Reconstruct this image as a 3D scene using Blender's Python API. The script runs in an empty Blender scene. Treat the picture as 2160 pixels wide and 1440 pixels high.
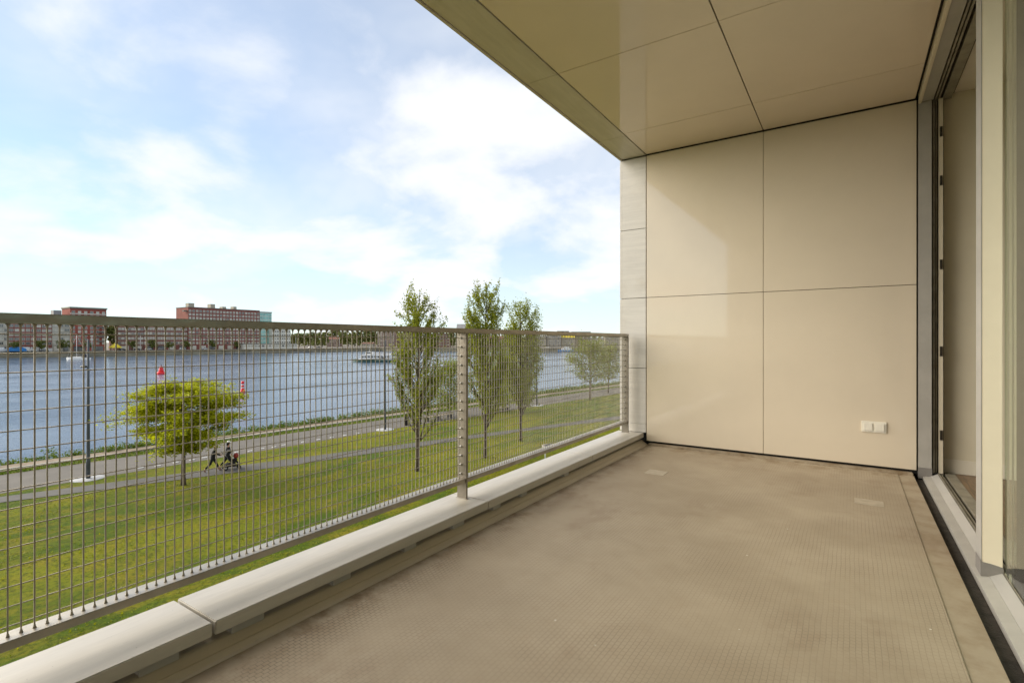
import bpy, bmesh, math, random
import numpy as np
from mathutils import Vector, Matrix
R = math.radians
random.seed(7); rng = np.random.default_rng(7)
scene = bpy.context.scene
COL = scene.collection

# ------------------------------------------------------------------ camera
FPX, CX, CY = 1076.0, 1080.0, 720.0            # focal length / centre in photo pixels (2160 x 1440)
YAW = math.atan2(715.0, FPX)
CAM = Vector((0.0, 0.0, 0.97))
cd = bpy.data.cameras.new("Camera"); cam = bpy.data.objects.new("Camera", cd); COL.objects.link(cam)
cam.location = CAM; cam.rotation_euler = (R(90), 0, YAW)
cd.sensor_width = 36.0; cd.lens = FPX / 2160.0 * 36.0
cd.clip_start = 0.02; cd.clip_end = 6000.0
scene.camera = cam
scene.render.resolution_x = 1024; scene.render.resolution_y = 682

# ------------------------------------------------------------------ light
SUN_ELEV, SUN_AZ = R(26), R(245)               # azimuth clockwise from +Y: the sun stands over the water, left of and behind the camera
world = bpy.data.worlds.new("World"); scene.world = world; world.use_nodes = True
wn = world.node_tree; wn.nodes.clear()
def wnode(t, **k):
    n = wn.nodes.new(t)
    for a, b in k.items(): setattr(n, a, b)
    return n
sky = wnode('ShaderNodeTexSky', sky_type='NISHITA', sun_disc=False)
sky.sun_elevation = SUN_ELEV; sky.sun_rotation = SUN_AZ; sky.air_density = 1.0; sky.dust_density = 0.0; sky.ozone_density = 1.5
tc = wnode('ShaderNodeTexCoord'); sep = wnode('ShaderNodeSeparateXYZ'); wn.links.new(tc.outputs['Generated'], sep.inputs[0])
def wmath(op, a, b=None, clamp=False):
    n = wnode('ShaderNodeMath', operation=op, use_clamp=clamp)
    for i, v in enumerate((a, b)):
        if v is None: continue
        if isinstance(v, (int, float)): n.inputs[i].default_value = v
        else: wn.links.new(v, n.inputs[i])
    return n.outputs[0]
zc = wmath('ADD', wmath('MAXIMUM', sep.outputs[2], 0.0), 0.30)
comb = wnode('ShaderNodeCombineXYZ')
wn.links.new(wmath('DIVIDE', sep.outputs[0], zc), comb.inputs[0]); wn.links.new(wmath('DIVIDE', sep.outputs[1], zc), comb.inputs[1])
comb.inputs[2].default_value = 1.2
def wnoise(scale, detail, rough, dist=0.0):
    n = wnode('ShaderNodeTexNoise'); n.inputs['Scale'].default_value = scale; n.inputs['Detail'].default_value = detail
    n.inputs['Roughness'].default_value = rough; n.inputs['Distortion'].default_value = dist
    wn.links.new(comb.outputs[0], n.inputs['Vector']); return n.outputs['Fac']
def wramp(src, a, b, lo=0.0, hi=1.0):
    n = wnode('ShaderNodeMapRange', interpolation_type='SMOOTHSTEP'); wn.links.new(src, n.inputs[0])
    n.inputs[1].default_value = a; n.inputs[2].default_value = b; n.inputs[3].default_value = lo; n.inputs[4].default_value = hi
    return n.outputs[0]
puff = wramp(wnoise(1.9, 8, 0.52, 0.2), 0.40, 0.64)
wisp = wramp(wnoise(0.9, 5, 0.6, 0.6), 0.35, 0.75, 0.0, 0.70)
low = wramp(sep.outputs[2], 0.0, 0.30, 0.42, 0.0)
cov = wmath('MAXIMUM', wmath('MAXIMUM', puff, wisp), low)
veil = wmath('ADD', wmath('MULTIPLY', cov, 0.55), 0.43, clamp=True)
mixc = wnode('ShaderNodeMix', data_type='RGBA'); wn.links.new(veil, mixc.inputs[0])
tint = wnode('ShaderNodeMix', data_type='RGBA', blend_type='MULTIPLY'); tint.inputs[0].default_value = 1.0
wn.links.new(sky.outputs[0], tint.inputs[6]); tint.inputs[7].default_value = (0.84, 1.22, 1.42, 1)
wn.links.new(tint.outputs[2], mixc.inputs[6]); mixc.inputs[7].default_value = (7.7, 7.85, 8.1, 1)
bg = wnode('ShaderNodeBackground'); bg.inputs['Strength'].default_value = 0.062
wn.links.new(mixc.outputs[2], bg.inputs[0])
wo = wnode('ShaderNodeOutputWorld'); wn.links.new(bg.outputs[0], wo.inputs[0])

sd = bpy.data.lights.new("Sun", 'SUN'); sun = bpy.data.objects.new("Sun", sd); COL.objects.link(sun)
sd.energy = 2.6; sd.angle = R(60); sd.color = (1.0, 0.905, 0.75)
to_sun = Vector((math.sin(SUN_AZ) * math.cos(SUN_ELEV), math.cos(SUN_AZ) * math.cos(SUN_ELEV), math.sin(SUN_ELEV)))
sun.rotation_euler = to_sun.to_track_quat('Z', 'Y').to_euler(); sun.location = to_sun * 60
vs = scene.view_settings; vs.view_transform = 'Standard'; vs.look = 'None'; vs.gamma = 1.0; vs.use_curve_mapping = False
vs.exposure = 1.12

# ------------------------------------------------------------------ helpers
FW = Vector((-math.sin(YAW), math.cos(YAW), 0)); RT = Vector((math.cos(YAW), math.sin(YAW), 0)); UP = Vector((0, 0, 1))
def ray(u, v): return FW + RT * ((u - CX) / FPX) + UP * ((CY - v) / FPX)
def on(u, v, ax, val):
    d = ray(u, v); return CAM + d * ((val - CAM[ax]) / d[ax])
GZ, WZ, QZ = -7.43, -8.93, -5.3                 # lawn, water, far quay
def gpt(u, v): return on(u, v, 2, GZ)

class MB:
    def __init__(s): s.v = []; s.f = []; s.m = []; s.smooth = []
    def add(s, vs, fs, mi=0, sm=False):
        o = len(s.v); s.v += [tuple(p) for p in vs]
        for f in fs: s.f.append([i + o for i in f]); s.m.append(mi); s.smooth.append(sm)
        return s
    def box(s, x0, x1, y0, y1, z0, z1, mi=0):
        vs = [(x, y, z) for x in (x0, x1) for y in (y0, y1) for z in (z0, z1)]
        return s.add(vs, [(0,1,3,2),(4,6,7,5),(0,4,5,1),(2,3,7,6),(0,2,6,4),(1,5,7,3)], mi)
    def bbox(s, x0, x1, y0, y1, z0, z1, b=0.004, mi=0):      # box with bevelled edges
        bm = bmesh.new(); bmesh.ops.create_cube(bm, size=1)
        bmesh.ops.scale(bm, vec=(x1-x0, y1-y0, z1-z0), verts=bm.verts)
        bmesh.ops.translate(bm, vec=((x0+x1)/2, (y0+y1)/2, (z0+z1)/2), verts=bm.verts)
        bmesh.ops.bevel(bm, geom=bm.edges[:], offset=b, segments=2, affect='EDGES')
        s.bm(bm, mi); return s
    def bm(s, bm, mi=0, sm=False):
        bm.verts.index_update(); s.add([v.co[:] for v in bm.verts], [[v.index for v in f.verts] for f in bm.faces], mi, sm); bm.free(); return s
    def tube(s, pts, rad, n=8, mi=0, cap=True, sm=True):
        pts = [Vector(p) for p in pts]
        if not hasattr(rad, '__len__'): rad = [rad]*len(pts)
        vs = []; ref = None
        for i, p in enumerate(pts):
            t = (pts[min(i+1, len(pts)-1)] - pts[max(i-1, 0)]).normalized()
            if ref is None or abs(t.dot(ref)) > 0.95: ref = Vector((1,0,0)) if abs(t.x) < 0.8 else Vector((0,1,0))
            a = t.cross(ref).normalized(); b = t.cross(a); ref = b.cross(t) if False else ref
            for k in range(n):
                w = 2*math.pi*k/n; vs.append(p + a*(math.cos(w)*rad[i]) + b*(math.sin(w)*rad[i]))
        fs = [(i*n+k, i*n+(k+1)%n, (i+1)*n+(k+1)%n, (i+1)*n+k) for i in range(len(pts)-1) for k in range(n)]
        s.add(vs, fs, mi, sm)
        if cap:
            o = len(s.v)-len(vs)
            s.f.append([o+k for k in range(n)][::-1]); s.m.append(mi); s.smooth.append(False)
            s.f.append([o+(len(pts)-1)*n+k for k in range(n)]); s.m.append(mi); s.smooth.append(False)
        return s
    def lathe(s, prof, n=16, c=(0,0,0), mi=0, sm=True):
        vs = []
        for r, z in prof:
            for k in range(n):
                w = 2*math.pi*k/n; vs.append((c[0]+r*math.cos(w), c[1]+r*math.sin(w), c[2]+z))
        fs = [(i*n+k, i*n+(k+1)%n, (i+1)*n+(k+1)%n, (i+1)*n+k) for i in range(len(prof)-1) for k in range(n)]
        fs += [[k for k in range(n)][::-1], [(len(prof)-1)*n+k for k in range(n)]]
        return s.add(vs, fs, mi, sm)
    def prism(s, poly, axis, a, b, mi=0):        # poly: 2-D outline swept along an axis from a to b
        def P(p, t):
            return {0:(t,p[0],p[1]), 1:(p[0],t,p[1]), 2:(p[0],p[1],t)}[axis]
        n = len(poly); vs = [P(p, a) for p in poly] + [P(p, b) for p in poly]
        fs = [(i, (i+1)%n, n+(i+1)%n, n+i) for i in range(n)] + [list(range(n))[::-1], list(range(n, 2*n))]
        return s.add(vs, fs, mi)
    def mesh(s, name, mats):
        me = bpy.data.meshes.new(name); me.from_pydata(s.v, [], s.f)
        for m in (mats if isinstance(mats, (list, tuple)) else [mats]): me.materials.append(m)
        me.polygons.foreach_set('material_index', s.m); me.polygons.foreach_set('use_smooth', s.smooth)
        bm = bmesh.new(); bm.from_mesh(me); bmesh.ops.recalc_face_normals(bm, faces=bm.faces); bm.to_mesh(me); bm.free()
        me.update(); return me
    def build(s, name, mats, parent=None, loc=None): return link(name, s.mesh(name, mats), parent, loc)
def link(name, data, parent=None, loc=None):
    o = bpy.data.objects.new(name, data); COL.objects.link(o)
    if parent is not None: o.parent = parent
    if loc is not None: o.location = loc
    return o
def tag(o, label=None, cat=None, group=None, kind=None):
    if label: o['label'] = label
    if cat: o['category'] = cat
    if group: o['group'] = group
    if kind: o['kind'] = kind
    return o
def empty(name, loc=(0,0,0), rz=0.0):
    o = link(name, None); o.location = loc; o.rotation_euler = (0, 0, rz); o.empty_display_size = 0.2; return o
def struct(o): o['kind'] = 'structure'; return o
def copy_tree(o, parent=None):
    c = o.copy(); COL.objects.link(c); c.parent = parent
    for ch in [x for x in bpy.data.objects if x.parent == o]: copy_tree(ch, c)
    return c

# ------------------------------------------------------------------ materials
def new_mat(name):
    m = bpy.data.materials.new(name); m.use_nodes = True; nt = m.node_tree
    return m, nt, nt.nodes['Principled BSDF']
def nd(nt, t, ins=None, **k):
    n = nt.nodes.new(t)
    for a, b in k.items(): setattr(n, a, b)
    for a, b in (ins or {}).items():
        if hasattr(b, 'is_output'): nt.links.new(b, n.inputs[a])
        else: n.inputs[a].default_value = b
    return n
def rgba(c): return (c[0], c[1], c[2], 1)
def pos(nt, scale=(1,1,1), obj=False, rot=(0,0,0)):
    src = nd(nt, 'ShaderNodeTexCoord').outputs['Object'] if obj else nd(nt, 'ShaderNodeNewGeometry').outputs['Position']
    return nd(nt, 'ShaderNodeMapping', {'Vector': src, 'Scale': scale, 'Rotation': rot}).outputs[0]
def noise(nt, vec, scale, detail=4, rough=0.55, dist=0.0):
    return nd(nt, 'ShaderNodeTexNoise', {'Vector': vec, 'Scale': scale, 'Detail': detail, 'Roughness': rough, 'Distortion': dist}).outputs['Fac']
def ramp(nt, src, a, b, lo=0.0, hi=1.0):
    return nd(nt, 'ShaderNodeMapRange', {0: src, 1: a, 2: b, 3: lo, 4: hi}, interpolation_type='SMOOTHSTEP').outputs[0]
def mixrgb(nt, fac, a, b, mode='MIX'):
    n = nd(nt, 'ShaderNodeMix', data_type='RGBA', blend_type=mode)
    for i, v in ((0, fac), (6, a), (7, b)):
        if hasattr(v, 'is_output'): nt.links.new(v, n.inputs[i])
        elif i == 0: n.inputs[0].default_value = v
        else: n.inputs[i].default_value = rgba(v)
    return n.outputs[2]
def mth(nt, op, a, b=0.0, clamp=False):
    return nd(nt, 'ShaderNodeMath', {0: a, 1: b}, operation=op, use_clamp=clamp).outputs[0]
def bump(nt, bs, h, strength=0.3, dist=0.01):
    b = nd(nt, 'ShaderNodeBump', {'Height': h, 'Strength': strength, 'Distance': dist}); nt.links.new(b.outputs[0], bs.inputs['Normal'])
def plain(name, col, rough=0.5, metal=0.0, var=0.15, scale=6.0, bmp=0.0, stretch=(1,1,1), obj=False, spec=0.5):
    m, nt, bs = new_mat(name); p = pos(nt, stretch, obj)
    n = noise(nt, p, scale, 6, 0.6)
    c = mixrgb(nt, ramp(nt, n, 0.3, 0.7), tuple(x*(1-var) for x in col), tuple(min(1, x*(1+var)) for x in col))
    nt.links.new(c, bs.inputs['Base Color']); bs.inputs['Roughness'].default_value = rough
    bs.inputs['Metallic'].default_value = metal; bs.inputs['Specular IOR Level'].default_value = spec
    if bmp: bump(nt, bs, noise(nt, p, scale*6, 5, 0.65), bmp, 0.01)
    return m
M = {}
# cream glossy facade panels
def panel_mat(name, col, spec=0.85):
    m, nt, bs = new_mat(name); p = pos(nt)
    n = noise(nt, p, 1.3, 5, 0.6); n2 = noise(nt, p, 60, 3, 0.6)
    c = mixrgb(nt, ramp(nt, n, 0.3, 0.7), tuple(x*0.94 for x in col), col)
    sp = nd(nt, 'ShaderNodeTexVoronoi', {'Vector': p, 'Scale': 9.0}).outputs['Distance']
    spk = mth(nt, 'MULTIPLY', ramp(nt, sp, 0.035, 0.02), ramp(nt, noise(nt, p, 2.1, 2), 0.56, 0.66))
    c = mixrgb(nt, mth(nt, 'MULTIPLY', spk, 0.5), c, (0.2, 0.15, 0.09))
    nt.links.new(c, bs.inputs['Base Color'])
    bs.inputs['Specular IOR Level'].default_value = spec
    nt.links.new(ramp(nt, n, 0.2, 0.8, 0.035, 0.075), bs.inputs['Roughness'])
    h = mth(nt, 'ADD', mth(nt, 'MULTIPLY', noise(nt, p, 55, 2, 0.4), 0.25), mth(nt, 'MULTIPLY', noise(nt, p, 2.2, 1, 0.4), 2.0))
    bump(nt, bs, h, 0.06, 0.004); return m
M['panel'] = panel_mat('cream panel', (0.705, 0.615, 0.482))
M['ceil'] = panel_mat('cream ceiling panel', (0.77, 0.655, 0.535), 0.42)
# pale veined stone; stretch runs the veins along one axis
def stone_mat(name, stretch, col=(0.575, 0.54, 0.48), vein=0.22):
    m, nt, bs = new_mat(name); p = pos(nt, stretch); q = pos(nt)
    n = noise(nt, p, 5.0, 8, 0.62, 0.4); n2 = noise(nt, p, 16.0, 6, 0.7, 0.8)
    c = mixrgb(nt, ramp(nt, n, 0.3, 0.72), tuple(x*0.92 for x in col), tuple(x*1.05 for x in col))
    c = mixrgb(nt, mth(nt, 'MULTIPLY', ramp(nt, n2, 0.61, 0.72), vein), c, (0.25, 0.235, 0.21))
    d = noise(nt, q, 3.0, 6, 0.65)
    c = mixrgb(nt, mth(nt, 'MULTIPLY', ramp(nt, d, 0.52, 0.75), 0.25), c, (0.40, 0.33, 0.23))
    pit = ramp(nt, nd(nt, 'ShaderNodeTexVoronoi', {'Vector': q, 'Scale': 22.0}).outputs['Distance'], 0.05, 0.02)
    c = mixrgb(nt, mth(nt, 'MULTIPLY', pit, 0.55), c, (0.12, 0.10, 0.08))
    nt.links.new(c, bs.inputs['Base Color']); bs.inputs['Roughness'].default_value = 0.42
    bump(nt, bs, mth(nt, 'SUBTRACT', n2, pit), 0.12, 0.004); return m
M['coping'] = stone_mat('pale stone coping', (6, 0.8, 6))
M['pillar'] = stone_mat('pale stone cladding', (0.7, 0.7, 7), (0.63, 0.60, 0.555), 0.3)
M['fascia'] = stone_mat('pale stone fascia', (5, 0.5, 5), (0.58, 0.535, 0.46), 0.35)
M['black'] = plain('black joint', (0.012, 0.011, 0.010), 0.8)
def steel_mat(name, col, rough, met=0.6):
    m, nt, bs = new_mat(name); p = pos(nt); n = noise(nt, p, 7, 6, 0.65); n2 = noise(nt, pos(nt, (1, .15, 1)), 90, 3)
    nt.links.new(mixrgb(nt, ramp(nt, n, 0.35, 0.7), tuple(x*0.78 for x in col), col), bs.inputs['Base Color'])
    bs.inputs['Metallic'].default_value = met; nt.links.new(ramp(nt, n2, 0.3, 0.7, rough-0.08, rough+0.12), bs.inputs['Roughness']); return m
M['steel'] = steel_mat('brushed rail steel', (0.47, 0.435, 0.375), 0.42)
M['wire'] = steel_mat('dull mesh wire', (0.46, 0.42, 0.35), 0.48, 0.45)
M['post_steel'] = steel_mat('brown grey post steel', (0.30, 0.262, 0.21), 0.45)
M['stud'] = steel_mat('bright stud', (0.85, 0.82, 0.76), 0.35, 0.25)
M['alu'] = plain('grey powder coated frame', (0.40, 0.38, 0.345), 0.42, 0.0, 0.06, 8, 0.03)
M['alu_light'] = plain('light grey sill', (0.37, 0.355, 0.33), 0.38, 0.0, 0.08, 6, 0.03, (1, .3, 1))
M['tape'] = plain('grey bitumen tape', (0.21, 0.195, 0.18), 0.55, 0, 0.1)
M['cream_paint'] = plain('cream painted post', (0.72, 0.64, 0.50), 0.4, 0, 0.03, 4, 0.02)
M['room_wall'] = plain('cream room wall', (0.72, 0.65, 0.50), 0.7, 0, 0.02)
M['skirt'] = plain('white skirting', (0.76, 0.70, 0.58), 0.5, 0, 0.02)
M['white_pl'] = plain('white plastic', (0.80, 0.76, 0.66), 0.3, 0, 0.02)
M['track'] = plain('olive door track', (0.27, 0.245, 0.19), 0.4, 0.2, 0.25, 12)
M['concrete'] = stone_mat('kerb concrete', (3, 0.6, 5), (0.50, 0.425, 0.32))
M['brass'] = plain('dark hinge metal', (0.06, 0.05, 0.04), 0.4, 0.6)
# floors
def floor_mat(name, mesh):
    m, nt, bs = new_mat(name); p = pos(nt)
    n = noise(nt, p, 1.4, 7, 0.62); n2 = noise(nt, p, 14, 5, 0.65)
    c = mixrgb(nt, ramp(nt, n, 0.3, 0.72), (0.31, 0.25, 0.172), (0.405, 0.335, 0.24))
    c = mixrgb(nt, mth(nt, 'MULTIPLY', ramp(nt, n2, 0.5, 0.75), 0.3), c, (0.33, 0.25, 0.165))
    st = mth(nt, 'MULTIPLY', ramp(nt, noise(nt, p, 0.9, 5, 0.65), 0.50, 0.62), ramp(nt, noise(nt, pos(nt, (1, 0.5, 1)), 5.5, 8, 0.75), 0.42, 0.62))
    c = mixrgb(nt, mth(nt, 'MULTIPLY', st, 0.42), c, (0.22, 0.15, 0.095))
    xx = nd(nt, 'ShaderNodeSeparateXYZ', {0: p})                # grit washed against the kerb, the door side and the end wall
    ed = mth(nt, 'MAXIMUM', mth(nt, 'MAXIMUM', ramp(nt, xx.outputs[0], -1.40, -1.56), ramp(nt, xx.outputs[0], 0.27, 0.30, 0.0, 0.45)), ramp(nt, xx.outputs[1], 4.35, 4.68))
    c = mixrgb(nt, mth(nt, 'MULTIPLY', ed, ramp(nt, noise(nt, p, 6.0, 8, 0.72), 0.42, 0.66)), c, (0.20, 0.135, 0.07))
    fl = nd(nt, 'ShaderNodeTexVoronoi', {'Vector': p, 'Scale': 5.0}).outputs['Distance']
    c = mixrgb(nt, mth(nt, 'MULTIPLY', ramp(nt, fl, 0.022, 0.014), 0.8), c, (0.72, 0.68, 0.6))
    fd = nd(nt, 'ShaderNodeTexVoronoi', {'Vector': pos(nt, (1, 1, 1), False, (0, 0, 0.7)), 'Scale': 7.0}).outputs['Distance']
    c = mixrgb(nt, mth(nt, 'MULTIPLY', ramp(nt, fd, 0.04, 0.02), 0.45), c, (0.15, 0.11, 0.07))
    h = mth(nt, 'MULTIPLY', n2, 0.25)
    if mesh:
        wob = nd(nt, 'ShaderNodeVectorMath', {0: pos(nt), 1: nd(nt, 'ShaderNodeVectorMath', {0: nd(nt, 'ShaderNodeTexNoise', {'Vector': p, 'Scale': 9.0, 'Detail': 2.0}).outputs['Color'], 'Scale': 0.007}, operation='SCALE').outputs[0]}, operation='ADD').outputs[0]
        rot = nd(nt, 'ShaderNodeMapping', {'Vector': wob, 'Rotation': (0, 0, R(90))}).outputs[0]
        br = nd(nt, 'ShaderNodeTexBrick', {'Vector': rot, 'Scale': 1.0, 'Mortar Size': 0.0012, 'Mortar Smooth': 0.25, 'Brick Width': 0.021, 'Row Height': 0.0165})
        br.offset = 0.5
        wear = ramp(nt, noise(nt, p, 2.4, 5, 0.6), 0.34, 0.70, 0.14, 0.62)
        sepx = nd(nt, 'ShaderNodeSeparateXYZ', {0: p}).outputs[0]
        wear = mth(nt, 'MAXIMUM', wear, mth(nt, 'MULTIPLY', ramp(nt, sepx, -1.25, -1.5), ramp(nt, noise(nt, p, 3.1, 3), 0.38, 0.55)))
        mo = br.outputs['Fac']
        c = mixrgb(nt, mth(nt, 'MULTIPLY', mo, wear), c, (0.17, 0.125, 0.085))
        h = mth(nt, 'SUBTRACT', h, mo)
    nt.links.new(c, bs.inputs['Base Color']); bs.inputs['Roughness'].default_value = 0.62
    bump(nt, bs, h, 0.35, 0.003); return m
M['floor_mesh'] = floor_mat('embossed balcony coating', True)
M['floor_plain'] = floor_mat('smooth balcony coating', False)
M['gutter'] = plain('dirty bitumen gutter', (0.035, 0.028, 0.022), 0.85, 0, 0.5, 18, 0.5)
M['patch'] = plain('filled floor patch', (0.395, 0.335, 0.25), 0.55, 0, 0.12, 20)
def wood_mat():
    m, nt, bs = new_mat('brown oak boards'); p = pos(nt, (14, 1.2, 1))
    n = noise(nt, p, 3, 6, 0.6, 0.6)
    nt.links.new(mixrgb(nt, ramp(nt, n, 0.3, 0.7), (0.10, 0.062, 0.032), (0.24, 0.15, 0.08)), bs.inputs['Base Color']); bs.inputs['Roughness'].default_value = 0.4; return m
M['oak'] = wood_mat()
def glass_mat(name, tint, ior=1.5):
    m, nt, bs = new_mat(name); nt.nodes.remove(bs); out = nt.nodes['Material Output']
    fr = nd(nt, 'ShaderNodeFresnel', {'IOR': ior}).outputs[0]
    tr = nd(nt, 'ShaderNodeBsdfTransparent', {'Color': rgba(tint)}); gl = nd(nt, 'ShaderNodeBsdfGlossy', {'Color': (1,1,1,1), 'Roughness': 0.02})
    mx = nd(nt, 'ShaderNodeMixShader', {0: fr, 1: tr.outputs[0], 2: gl.outputs[0]}); nt.links.new(mx.outputs[0], out.inputs[0]); return m
M['glass'] = glass_mat('green tinted door glass', (0.86, 0.93, 0.86))
# ------------------------------------------------------------------ outdoor materials
def grass_mat():
    m, nt, bs = new_mat('mown lawn'); p = pos(nt)
    a = noise(nt, pos(nt, (1, 0.4, 1), False, (0, 0, 0.35)), 0.22, 5, 0.62); b = noise(nt, pos(nt, (1, 0.45, 1), False, (0, 0, 0.5)), 1.1, 6, 0.7); c2 = noise(nt, p, 7.5, 6, 0.75)
    c = mixrgb(nt, ramp(nt, a, 0.38, 0.62), (0.075, 0.125, 0.003), (0.205, 0.215, 0.004))
    c = mixrgb(nt, mth(nt, 'MULTIPLY', ramp(nt, b, 0.42, 0.66), 0.7), c, (0.27, 0.215, 0.012))
    c = mixrgb(nt, mth(nt, 'MULTIPLY', ramp(nt, c2, 0.44, 0.64), 0.75), c, (0.035, 0.055, 0.003))
    w = nd(nt, 'ShaderNodeTexVoronoi', {'Vector': p, 'Scale': 2.3}).outputs['Distance']
    wm = mth(nt, 'MULTIPLY', ramp(nt, w, 0.075, 0.04), ramp(nt, noise(nt, p, 0.21, 2), 0.52, 0.62))
    c = mixrgb(nt, mth(nt, 'MULTIPLY', wm, 0.6), c, (0.5, 0.5, 0.42))
    e = ramp(nt, nd(nt, 'ShaderNodeSeparateXYZ', {0: p}).outputs[0], -8.5, -6.0)         # worn strip along the building
    c = mixrgb(nt, mth(nt, 'MULTIPLY', e, ramp(nt, b, 0.36, 0.55)), c, (0.24, 0.165, 0.06))
    nt.links.new(c, bs.inputs['Base Color']); bs.inputs['Roughness'].default_value = 0.9; bs.inputs['Specular IOR Level'].default_value = 0.15
    bump(nt, bs, mth(nt, 'ADD', c2, noise(nt, p, 28, 4, 0.7)), 0.9, 0.06); return m
M['grass'] = grass_mat()
def water_mat():
    m, nt, bs = new_mat('rippled river water'); p = pos(nt, (1.0, 0.42, 1), False, (0, 0, R(-18)))
    big = noise(nt, pos(nt, (1, 0.35, 1), False, (0, 0, R(-25))), 0.045, 4, 0.6)
    h = mth(nt, 'ADD', mth(nt, 'ADD', noise(nt, p, 0.9, 5, 0.62, 0.3), mth(nt, 'MULTIPLY', noise(nt, p, 0.22, 3, 0.5), 1.6)), mth(nt, 'MULTIPLY', noise(nt, p, 3.2, 4, 0.6), 0.4))
    nt.links.new(mixrgb(nt, ramp(nt, big, 0.35, 0.65), (0.065, 0.115, 0.19), (0.11, 0.155, 0.22)), bs.inputs['Base Color'])
    nt.links.new(ramp(nt, big, 0.35, 0.65, 0.10, 0.20), bs.inputs['Roughness']); bs.inputs['IOR'].default_value = 1.33
    bump(nt, bs, h, 0.30, 0.4); return m
M['water'] = water_mat()
M['asphalt'] = plain('pale worn asphalt', (0.135, 0.12, 0.10), 0.85, 0, 0.14, 0.6, 0.3)
M['path'] = plain('grey asphalt path', (0.105, 0.098, 0.088), 0.85, 0, 0.12, 0.8, 0.3)
M['gravel'] = plain('brown gravel', (0.24, 0.185, 0.125), 0.9, 0, 0.3, 2.5, 0.5)
M['kerbstone'] = plain('pale kerb stone', (0.42, 0.39, 0.34), 0.8, 0, 0.15, 1.5)
M['groove'] = plain('dark groove', (0.07, 0.06, 0.045), 0.7)
M['disc'] = plain('pale concrete disc', (0.42, 0.42, 0.42), 0.8)
M['white_block'] = plain('white marker block', (0.8, 0.79, 0.76), 0.5, 0, 0.04)
M['quay'] = plain('far quay stone', (0.24, 0.21, 0.145), 0.9, 0, 0.3, 0.12, 0, (1, 1, 4))
M['quay_ground'] = plain('far quay paving', (0.19, 0.165, 0.13), 0.9, 0, 0.3, 0.05)
M['bark'] = plain('grey brown bark', (0.085, 0.062, 0.045), 0.85, 0, 0.35, 9, 0.5, (4, 4, 0.6))
def leaf_mat(name, dark, light, trans=0.35):
    m, nt, bs = new_mat(name); out = nt.nodes['Material Output']
    r = nd(nt, 'ShaderNodeNewGeometry').outputs['Random Per Island']
    c = mixrgb(nt, r, dark, light)
    n = noise(nt, pos(nt), 0.9, 3, 0.6); c = mixrgb(nt, ramp(nt, n, 0.35, 0.65, 0.0, 0.5), c, light)
    nt.links.new(c, bs.inputs['Base Color']); bs.inputs['Roughness'].default_value = 0.55; bs.inputs['Specular IOR Level'].default_value = 0.3
    tr = nd(nt, 'ShaderNodeBsdfTranslucent', {'Color': c})
    mx = nd(nt, 'ShaderNodeMixShader', {0: trans, 1: bs.outputs[0], 2: tr.outputs[0]}); nt.links.new(mx.outputs[0], out.inputs[0]); return m
M['leaf_lime'] = leaf_mat('lime spring leaves', (0.225, 0.265, 0.008), (0.58, 0.585, 0.014), 0.5)
M['leaf_col'] = leaf_mat('small olive leaves', (0.12, 0.165, 0.010), (0.36, 0.38, 0.026), 0.5)
M['leaf_mid'] = leaf_mat('fresh green leaves', (0.11, 0.155, 0.010), (0.31, 0.34, 0.022), 0.42)
M['leaf_shrub'] = leaf_mat('shrub leaves', (0.05, 0.095, 0.006), (0.17, 0.23, 0.018), 0.35)
M['leaf_grass'] = leaf_mat('grass blades', (0.12, 0.17, 0.004), (0.28, 0.29, 0.008), 0.5)
M['leaf_far'] = leaf_mat('distant leaves', (0.09, 0.11, 0.02), (0.19, 0.20, 0.04), 0.3)
M['brick_a'] = plain('red brown brick', (0.24, 0.085, 0.062), 0.9, 0, 0.14, 0.25)
M['brick_b'] = plain('bright red brick', (0.29, 0.075, 0.048), 0.9, 0, 0.12, 0.25)
M['brick_c'] = plain('dull purple brick', (0.20, 0.10, 0.075), 0.9, 0, 0.14, 0.25)
M['brick_far'] = plain('pale pink brick', (0.30, 0.20, 0.155), 0.9, 0, 0.15, 0.2)
M['render_beige'] = plain('beige render', (0.40, 0.36, 0.28), 0.9, 0, 0.1, 0.2)
M['render_white'] = plain('white render', (0.70, 0.66, 0.56), 0.8, 0, 0.06, 0.2)
M['far_grey'] = plain('grey far cladding', (0.30, 0.29, 0.28), 0.8, 0, 0.15, 0.2)
M['win_frame'] = plain('pale window frame', (0.62, 0.57, 0.47), 0.6)
M['win_beige'] = plain('pale blinds behind glass', (0.42, 0.39, 0.32), 0.25, 0, 0.35, 0.31, spec=0.6)
M['win_dark'] = plain('dark window glass', (0.09, 0.09, 0.09), 0.12, 0, 0.5, 0.27, spec=0.8)
M['win_green'] = plain('green glass', (0.22, 0.46, 0.40), 0.15, 0, 0.25, 0.15, spec=0.8)
M['roof_dark'] = plain('dark roof edge', (0.16, 0.145, 0.12), 0.8)
M['roof_red'] = plain('red tile roof', (0.22, 0.10, 0.07), 0.9, 0, 0.2, 0.3)
M['red'] = plain('red buoy paint', (0.75, 0.012, 0.018), 0.4, 0, 0.08, 1.5)
M['white'] = plain('white gloss paint', (0.80, 0.78, 0.74), 0.35, 0, 0.04)
M['hull_green'] = plain('green ferry hull', (0.05, 0.11, 0.085), 0.5)
M['navy'] = plain('dark boat canvas', (0.02, 0.022, 0.035), 0.7)
M['orange'] = plain('orange hull', (0.72, 0.13, 0.02), 0.5)
M['blue'] = plain('blue tarpaulin', (0.03, 0.20, 0.48), 0.6, 0, 0.15, 0.5)
M['yellow'] = plain('yellow canvas', (0.75, 0.58, 0.03), 0.7)
M['lamp_grey'] = plain('dark blue grey pole paint', (0.055, 0.065, 0.075), 0.45, 0.2, 0.1)
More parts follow.
